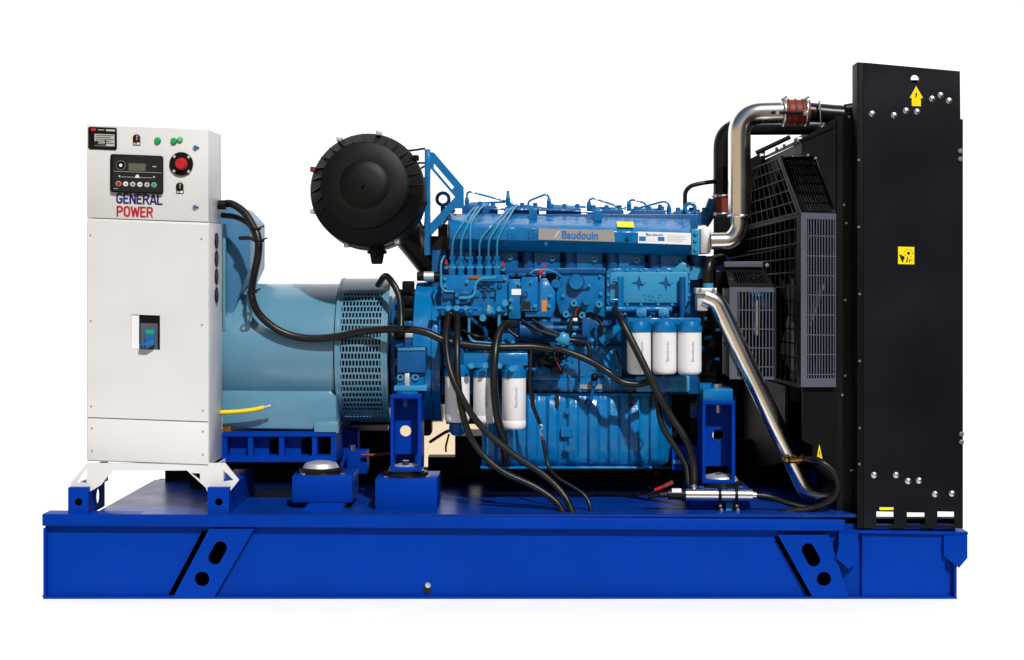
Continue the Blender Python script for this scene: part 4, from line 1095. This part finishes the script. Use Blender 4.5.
def grille(q, nb, hs, fw, name, m_=None, par=None, lab=None, bw=0.0035, th=0.006):
    """q: world corners TL TR BR BL; nb bars across; hs heights (0..1) of cross bars; fw frame widths (left,right,top,bottom in fractions)"""
    m_ = m_ or GUARD
    TL, TR, BR, BL = q
    at = lambda u, v: (TL * (1 - u) + TR * u) * (1 - v) + (BL * (1 - u) + BR * u) * v
    nrm = (TR - TL).cross(BL - TL).normalized() * th
    m = MB()
    l, r_, t, b = fw
    def quad(u0, v0, u1, v1, k=0.0):
        lp = [at(u0, v0), at(u1, v0), at(u1, v1), at(u0, v1)]
        lp = [p + nrm.normalized() * k for p in lp]
        m.prism(lp, nrm, m_)
    quad(0, 0, l, 1); quad(1 - r_, 0, 1, 1); quad(l, 0, 1 - r_, t); quad(l, 1 - b, 1 - r_, 1)
    wu = bw / (TR - TL).length; wv = bw / (BL - TL).length
    for i in range(nb):
        u = l + (1 - l - r_) * (i + 0.5) / nb
        quad(u - wu / 2, t, u + wu / 2, 1 - b, 0.0005)
    for h in hs: quad(l, h - wv / 2, 1 - r_, h + wv / 2, -0.0005)
    return build(name, m, par or rad, lab)
hs = [(y - 213) / 174 for y in (236, 256, 275.5, 295, 315, 335, 354.5, 374.5)]
grille([P(801, 212.5, .08), P(836, 213.5, .08), P(836, 387, .08), P(801, 387, .08)], 10, hs, (0.17, 0.03, 0.035, 0.05), "fan_guard", lab="upright blue-grey slotted fan guard")
grille([P(780, 156, .58), P(816, 157, .58), P(836, 212.5, .085), P(801, 212, .085)], 10, [k / 6 for k in range(1, 6)], (0.16, 0.08, 0.05, 0.03), "fan_guard", m_=BLACKP, lab="sloping black top of the fan guard", bw=0.005)
grille([P(742, 172, 1.08), P(779, 157, .6), P(800, 213, .1), P(742, 228, 1.08)], 9, [k / 5 for k in range(1, 5)], (0.03, 0.05, 0.03, 0.03), "fan_guard", m_=BLACKM, lab="black mesh of the fan guard, upper part", bw=0.005)
grille([P(742, 228.5, 1.08), P(800, 213.5, .1), P(800, 388, .1), P(742, 372, 1.08)], 12, [k / 12 for k in range(1, 12)], (0.03, 0.05, 0.02, 0.02), "fan_guard", m_=BLACKM, lab="black mesh of the fan guard facing the engine", bw=0.005)
m = MB()
m.poly([(801, 387.5), (836, 387.5), (836, 470), (801, 470)], .5, .02, BLACKM)
m.poly([(806, 216), (835, 216), (835, 385), (806, 385)], .3, .01, BLACKM)
m.prism([P(785, 386, .4), P(742, 372.5, 1.08), P(742, 470, 1.08), P(785, 462, .4)], Vector((0.01, 0, 0)), BLACKM)
build("guard_panel", m, rad)
# fan behind the mesh
m = MB()
cf = Vector((1.09, 0.6, P(0, 300, .6).z))
m.lathe(cf, Vector((1, 0, 0)), [(-0.03, 0.09), (0.03, 0.09)], GUARD, 24)
for k in range(8):
    a = k * math.pi / 4; d0 = Vector((0, math.cos(a), math.sin(a))); t_ = Vector((0, -math.sin(a), math.cos(a)))
    m.prism([cf + d0 * 0.08 + t_ * 0.05 + Vector((-0.02, 0, 0)), cf + d0 * 0.42 + t_ * 0.09 + Vector((-0.025, 0, 0)), cf + d0 * 0.42 - t_ * 0.07 + Vector((0.03, 0, 0)), cf + d0 * 0.08 - t_ * 0.05 + Vector((0.02, 0, 0))], Vector((0.006, 0, 0)), GUARD)
build("fan", m, rad)
# belt guard
hs = [(y - 287) / 92.6 for y in (310, 329, 348, 367)]
grille([P(729.5, 287, .28), P(776, 287.5, .28), P(776, 379.6, .28), P(729.5, 379, .28)], 11, hs, (0.17, 0.03, 0.05, 0.03), "belt_guard", lab="small blue-grey slotted belt guard")
grille([P(724.5, 267, .36), P(763, 268, .36), P(776, 287, .281), P(729.5, 286.6, .281)], 11, [], (0.15, 0.12, 0.25, 0.2), "belt_guard", m_=BLACKP, lab="sloping black hood of the belt guard")
m = MB(); m.box(724.5, 261.5, 763, 267, .34, .35, GUARD, 0.001); m.box(731, 289, 775, 378, .42, .3, BLACKM)
m.cyl(P(757, 300, .36), P(757, 335, .36), S(5, .36), STEEL, n=18); m.cyl(P(750, 300, .38), P(768, 300, .38), S(10, .38), ENG, n=24)
m.tube([(800, 245, .3), (765, 252, .32), (728, 258.5, .34)], 0.8, BLACKP, spline=False)
m.bolt(767, 265, .34, 1.5, ZINC)
build("belt_guard_cover", m, rad)

# ------------------------------------------------------------------ charge air and coolant pipes
m = MB()
Yp = 0.34
m.tube([(711, 241, Yp), (732, 240.5, Yp), (739.5, 229, Yp), (739.5, 216, Yp)], 8.6, STEEL, n=32, fillet=0.09, seg=10)
m.tube([(739.5, 217, Yp), (739.5, 113, Yp), (786, 112, Yp)], 11.3, STEEL, n=36, fillet=0.13, seg=14)
m.torus(P(739.5, 216, Yp), S(11.2, Yp), 0.005, STEEL, 'Z')
pipe = build("charge_air_pipe", m, root, "polished steel charge air pipe bent over the fan guard")
m = MB(); m.tube([(782, 112, Yp), (809, 112.3, Yp)], 12.6, REDH, n=32, spline=False)
for x in (788, 795, 802): m.torus(P(x, 112.2, Yp), S(12.8, Yp), 0.004, REDH, 'X')
build("hose_coupling", m, pipe, "rust red silicone coupling")
m = MB()
for x in (784, 806):
    m.torus(P(x, 112.2, Yp), S(13.2, Yp), 0.006, ZINC, 'X')
    m.tube([(x - 3, 100, Yp - .03), (x + 3, 96.5, Yp - .03)], 1.2, ZINC, spline=False)
for x in (776, 804): m.bolt(x + 1, 113, Yp - S(12.5, Yp), 2.4, ZINC, 0.015)
m.box(772, 111, 806, 114, Yp - S(12.4, Yp) - 0.01, 0.01, PLAST, 0.001)
build("hose_clamp", m, pipe)
m = MB(); m.tube([(808, 112, Yp), (830, 114, Yp), (858, 116, Yp)], 9.6, BLACKP, n=28, spline=False); m.tube([(819, 101, Yp - .05), (820.5, 112, Yp - .05), (821, 126, Yp - .03)], 1.0, ZINC); m.bolt(823, 127, Yp - .05, 1.6, ZINC)
m.tube([(845, 109, .2), (864, 106, .2)], 5, BLACKP, spline=False)
build("inlet_stub", m, pipe)
m = MB()
Yq = 0.62
m.tube([(721.5, 212, Yq), (721.5, 127, Yq), (842, 126.5, Yq)], 8.2, BLACKP, n=28, fillet=0.09, seg=12)
up = build("upper_coolant_pipe", m, root, "black coolant pipe behind the steel pipe")
m = MB(); m.tube([(790, 137, .9), (756, 153, .9)], 2.4, BLACKP, spline=False); build("stay_bar", m, rad)
m = MB(); m.tube([(721.5, 193.5, Yq), (721.5, 216, Yq)], 8.9, REDH, n=28, spline=False)
build("hose_coupling", m, up, "rust red silicone coupling")
for y in (196, 214):
    m = MB(); m.torus(P(721.5, y, Yq), S(9.2, Yq), 0.005, ZINC, 'Z'); m.bolt(715, y, Yq - S(9.4, Yq), 1.5, ZINC, 0.012); build("hose_clamp", m, up)
m = MB(); m.tube([(685, 212, .6), (685, 192, .6), (690, 186, .6), (702, 183, .6), (718, 181, .62)], 2.2, RUB, n=12, fillet=0.05); build("vent_hose", m, up, "thin black vent hose")
m = MB()
Yl = 0.28
path = [(704, 296, Yl), (717, 301, Yl), (797, 470, Yl), (808, 495, Yl), (833, 495, Yl)]
m.tube(path, 9.2, STEEL, n=36, fillet=0.14, seg=12)
m.box(696, 288, 717, 294, Yl - .03, 0.1, ALU, 0.004); m.box(697, 294.2, 708, 311, Yl - 0.01, 0.09, ALU, 0.006)
m.bolt(700, 290, Yl - .03, 1.5, ZINC); m.bolt(713.5, 290, Yl - .03, 1.5, ZINC)
m.tube([(831, 495, Yl), (850, 493, Yl)], 9.2, RUB, n=24, spline=False)
lp = build("lower_coolant_pipe", m, root, "polished steel coolant pipe running down to the radiator foot")
m = MB(); m.tube([(784, 458, Yl - .03), (791, 461, Yl - .05)], 3.6, BRASS, spline=False, n=8); m.tube([(790, 460.5, Yl - .05), (803, 459, Yl - .05)], 3.3, BRASS, spline=False); m.tube([(802, 459, Yl - .05), (805, 457.5, Yl - .05)], 4.4, ZINC, spline=False, n=14)
m.ball(P(787, 460, Yl - .05), S(3.8, Yl), BRASS)
build("brass_fitting", m, lp)
m = MB(); m.tube([(804, 458, .23), (810, 458.5, .15), (819, 461, .075), (832, 470, .06), (838.5, 484, .06), (833, 498, .06), (815, 508, .07), (790, 512, .08), (766, 517, .09)], 3.5, RUB, n=14)
build("heater_hose", m, lp, "black rubber hose looping from the brass fitting")
m = MB(); m.poly([(803, 479), (806, 468), (826, 476), (826, 490), (803, 490)], .5, .05, SKID); build("corner_gusset", m, frame)

# ------------------------------------------------------------------ jacket heater
m = MB()
Yh = 0.1
m.tube([(683, 494.5, Yh), (752, 495, Yh)], 6.3, STEEL, n=32, spline=False); m.tube([(752, 495, Yh), (756, 495, Yh)], 4, STEEL, n=20, spline=False)
m.tube([(668, 494, Yh), (683, 494.5, Yh)], 5.4, BLACKP, n=24, spline=False); m.box(672, 489, 681.5, 492.5, Yh - S(5.3, Yh), 0.02, LAB)
m.tube([(660, 495, Yh), (668, 494, Yh)], 3, RUB, n=16, spline=False)
ht = build("jacket_heater", m, root, "short steel tube heater with black straps")
for x in (684, 719.5, 736):
    m = MB(); m.tube([(x - 1.6, 494.8, Yh), (x + 1.6, 494.8, Yh)], 6.8, PLAST, n=28, spline=False)
    if x > 700: m.box(x - 1.5, 501, x + 2, 512, Yh, 0.02, PLAST); m.bolt(x + 1, 506, Yh, 1.1, ZINC); m.bolt(x + 2, 510, Yh, 1.3, ZINC)
    build("strap", m, ht)
m = MB(); m.box(720, 513, 743, 518.5, Yh, 0.06, ENGL, 0.002); m.box(726, 503, 733, 513, Yh + 0.02, 0.02, ENGL); build("heater_foot", m, ht)
m = MB(); m.tube([(647, 496, .12), (655, 491, .1), (664, 486, .08)], 1.3, RUB); m.tube([(655, 490, .095), (666, 485.5, .08)], 1.8, RED, spline=False); m.tube([(665, 486, .08), (673, 482, .08)], 2.2, REDH, spline=False); m.tube([(648, 497, .12), (660, 495, .1)], 2.0, RUB, spline=False)
build("heater_lead", m, ht, "short lead with red sleeve")
m = MB(); m.tube([(755, 495, Yh), (770, 497, .1), (790, 504, .11), (812, 509, .12)], 2.7, RUB, n=12); build("heater_hose", m, ht)

# ------------------------------------------------------------------ cables and hoses over the engine
CABLES = [
 ("main_cable", [(222, 204, .28), (232, 204, .26), (244, 212, .24), (252, 224, .22), (258, 238, .2), (258, 255, .2), (253, 280, .27), (252, 297, .31), (260, 315, .32), (280, 331, .325), (305, 338, .325), (335, 337, .315), (365, 331, .3), (400, 329, .24), (425, 332, .22), (450, 342, .22), (490, 347, .22), (530, 347, .24), (552, 350, .26)], 3.9, "thick black cable loom from cabinet to engine"),
 ("branch_cable", [(222, 215, .3), (236, 217, .28), (250, 225, .24), (257, 240, .21)], 3.0, None),
 ("branch_cable", [(240, 238, .3), (250, 238, .26), (257, 241, .22)], 2.2, None),
 ("sensor_lead", [(378, 285, .4), (385, 276, .34), (392, 282, .3), (399, 296, .28), (401, 315, .26), (401, 328, .24)], 3.3, None),
 ("fuel_hose", [(448.5, 314, .28), (446, 340, .2), (450, 370, .14), (462, 398, .12), (480, 425, .12), (510, 452, .12), (545, 476, .12), (565, 497, .1), (575, 520, .05)], 3.4, "black fuel hose crossing the first filter"),
 ("fuel_hose", [(457.5, 314, .28), (457, 345, .18), (458, 380, .14), (463, 415, .13), (475, 445, .13), (500, 470, .12), (535, 487, .12), (557, 503, .1), (566, 520, .06)], 3.4, "black fuel hose hanging behind its neighbour"),
 ("fuel_hose", [(516, 324, .27), (505, 325, .24), (498, 336, .2), (495, 355, .16), (494, 385, .14), (497, 415, .14), (503, 440, .16), (506, 465, .2)], 4.0, "thick black hose between the second and third filters"),
 ("sensor_lead", [(531, 350, .24), (530, 380, .22), (533, 405, .22), (540, 424, .22)], 2.0, "thin black lead with a bare end"),
 ("sensor_lead", [(543, 440, .22), (548, 465, .2), (558, 478, .16), (582, 493, .12), (590, 506, .1), (591, 520, .06)], 1.9, None),
 ("oil_drain_hose", [(615, 309, .3), (622, 322, .22), (640, 357, .18), (656, 390, .16), (672, 418, .15), (686, 440, .14), (693, 462, .14), (694, 485, .12)], 3.7, "long black hose past the oil filters to the heater"),
 ("breather_hose", [(656, 392, .2), (662, 425, .18), (676, 448, .17), (686, 466, .16), (688, 485, .14)], 3.0, None),
 ("wiring_loom", [(553, 348, .26), (568, 352, .25), (590, 361, .24), (608, 372, .22), (622, 382, .22), (640, 384, .22), (655, 378, .22)], 3.4, "black wiring loom under the oil filters"),
 ("wiring_loom", [(588, 360, .25), (590, 352, .28), (587, 344, .3), (577, 341, .31), (570, 340, .31)], 2.4, None),
 ("wiring_loom", [(569, 338, .3), (570, 325, .3), (577, 313, .32), (580, 309, .34)], 2.6, None),
 ("sensor_lead", [(522, 320, .3), (538, 330, .28), (556, 336, .27)], 1.6, None),
 ("sensor_lead", [(532, 319, .3), (545, 328, .28), (560, 334, .27)], 1.5, None),
 ("battery_cable", [(430, 442, .6), (446, 432, .55), (460, 428, .5)], 1.6, "dark red cable low behind the engine"),
 ("battery_cable", [(362, 455, .5), (376, 455, .5), (392, 453, .5)], 1.6, "red cable behind the bracket"),
 ("sensor_lead", [(449, 434, .5), (446, 446, .5), (446, 452, .5)], 1.0, None),
 ("sensor_lead", [(580, 342, .3), (579, 360, .3), (579.5, 382, .33)], 0.9, None),
]
for nm, pts, r_, lab in CABLES:
    m = MB(); m.tube(pts, r_, REDH if nm == "battery_cable" else RUB, n=12, seg=7)
    o = build(nm, m, root, lab)
    if nm == "main_cable":
        for x, y, Y_ in ((256, 229, .21), (259, 241, .2), (252, 292, .23), (401, 329, .22)):
            t = MB(); t.torus(P(x, y, Y_), S(4.3, Y_), 0.004, PLAST, 'Z'); t.tube([(x + 3, y - 1, Y_), (x + 8, y - 3, Y_ - .01)], 0.8, PLAST, spline=False)
            build("cable_tie", t, o)
    if lab == "thin black lead with a bare end":
        t = MB(); t.tube([(540, 424, .22), (543, 427, .22), (540, 431, .22), (542, 436, .22)], 0.7, ZINC, n=8); t.tube([(542, 436, .22), (543.5, 443, .22)], 1.6, REDH, spline=False)
        build("bare_wire", t, o)
    if nm == "oil_drain_hose":
        t = MB(); t.tube([(694, 482, .12), (694, 488, .12)], 3.0, ZINC, spline=False); build("hose_end", t, o); t = MB(); t.torus(P(662.5, 393, .17), S(4.6, .17), 0.003, PLAST, 'Z'); build("cable_tie", t, o)
# loose wire clutter at the loom junction
m = MB()
rr = random.Random(9)
for k in range(16):
    x, y = 545 + rr.random() * 20, 346 + rr.random() * 10
    m.tube([(x, y, .28), (x + rr.uniform(-6, 8), y + rr.uniform(2, 9), .27), (x + rr.uniform(-8, 12), y + rr.uniform(4, 16), .3)], rr.uniform(0.6, 1.4), RUB, n=6, seg=4)
m.tube([(555, 355, .28), (558, 364, .28), (561, 370, .28)], 0.6, REDH, n=8)
m.box(541, 355, 556, 364, .3, .03, RUB, .004); m.box(551, 368, 563, 375, .33, .03, RUB, .003)
build("wire_cluster", m, root, "tangle of black wires and plugs below the pump")
m = MB()
for k, mm in enumerate((RUB, REDH, RUB)): m.tube([(575 + k * 1.5, 320, .3), (574 + k * 1.5, 314, .29), (577 + k, 307, .32)], 1.0, mm, n=6)
m.box(573, 318, 577.5, 321, .29, .02, LAB, .002)
m.box(582, 318, 590, 336, .34, .05, ENGD, .003)
build("sensor_plug", m, root, "small white plug with red wires")
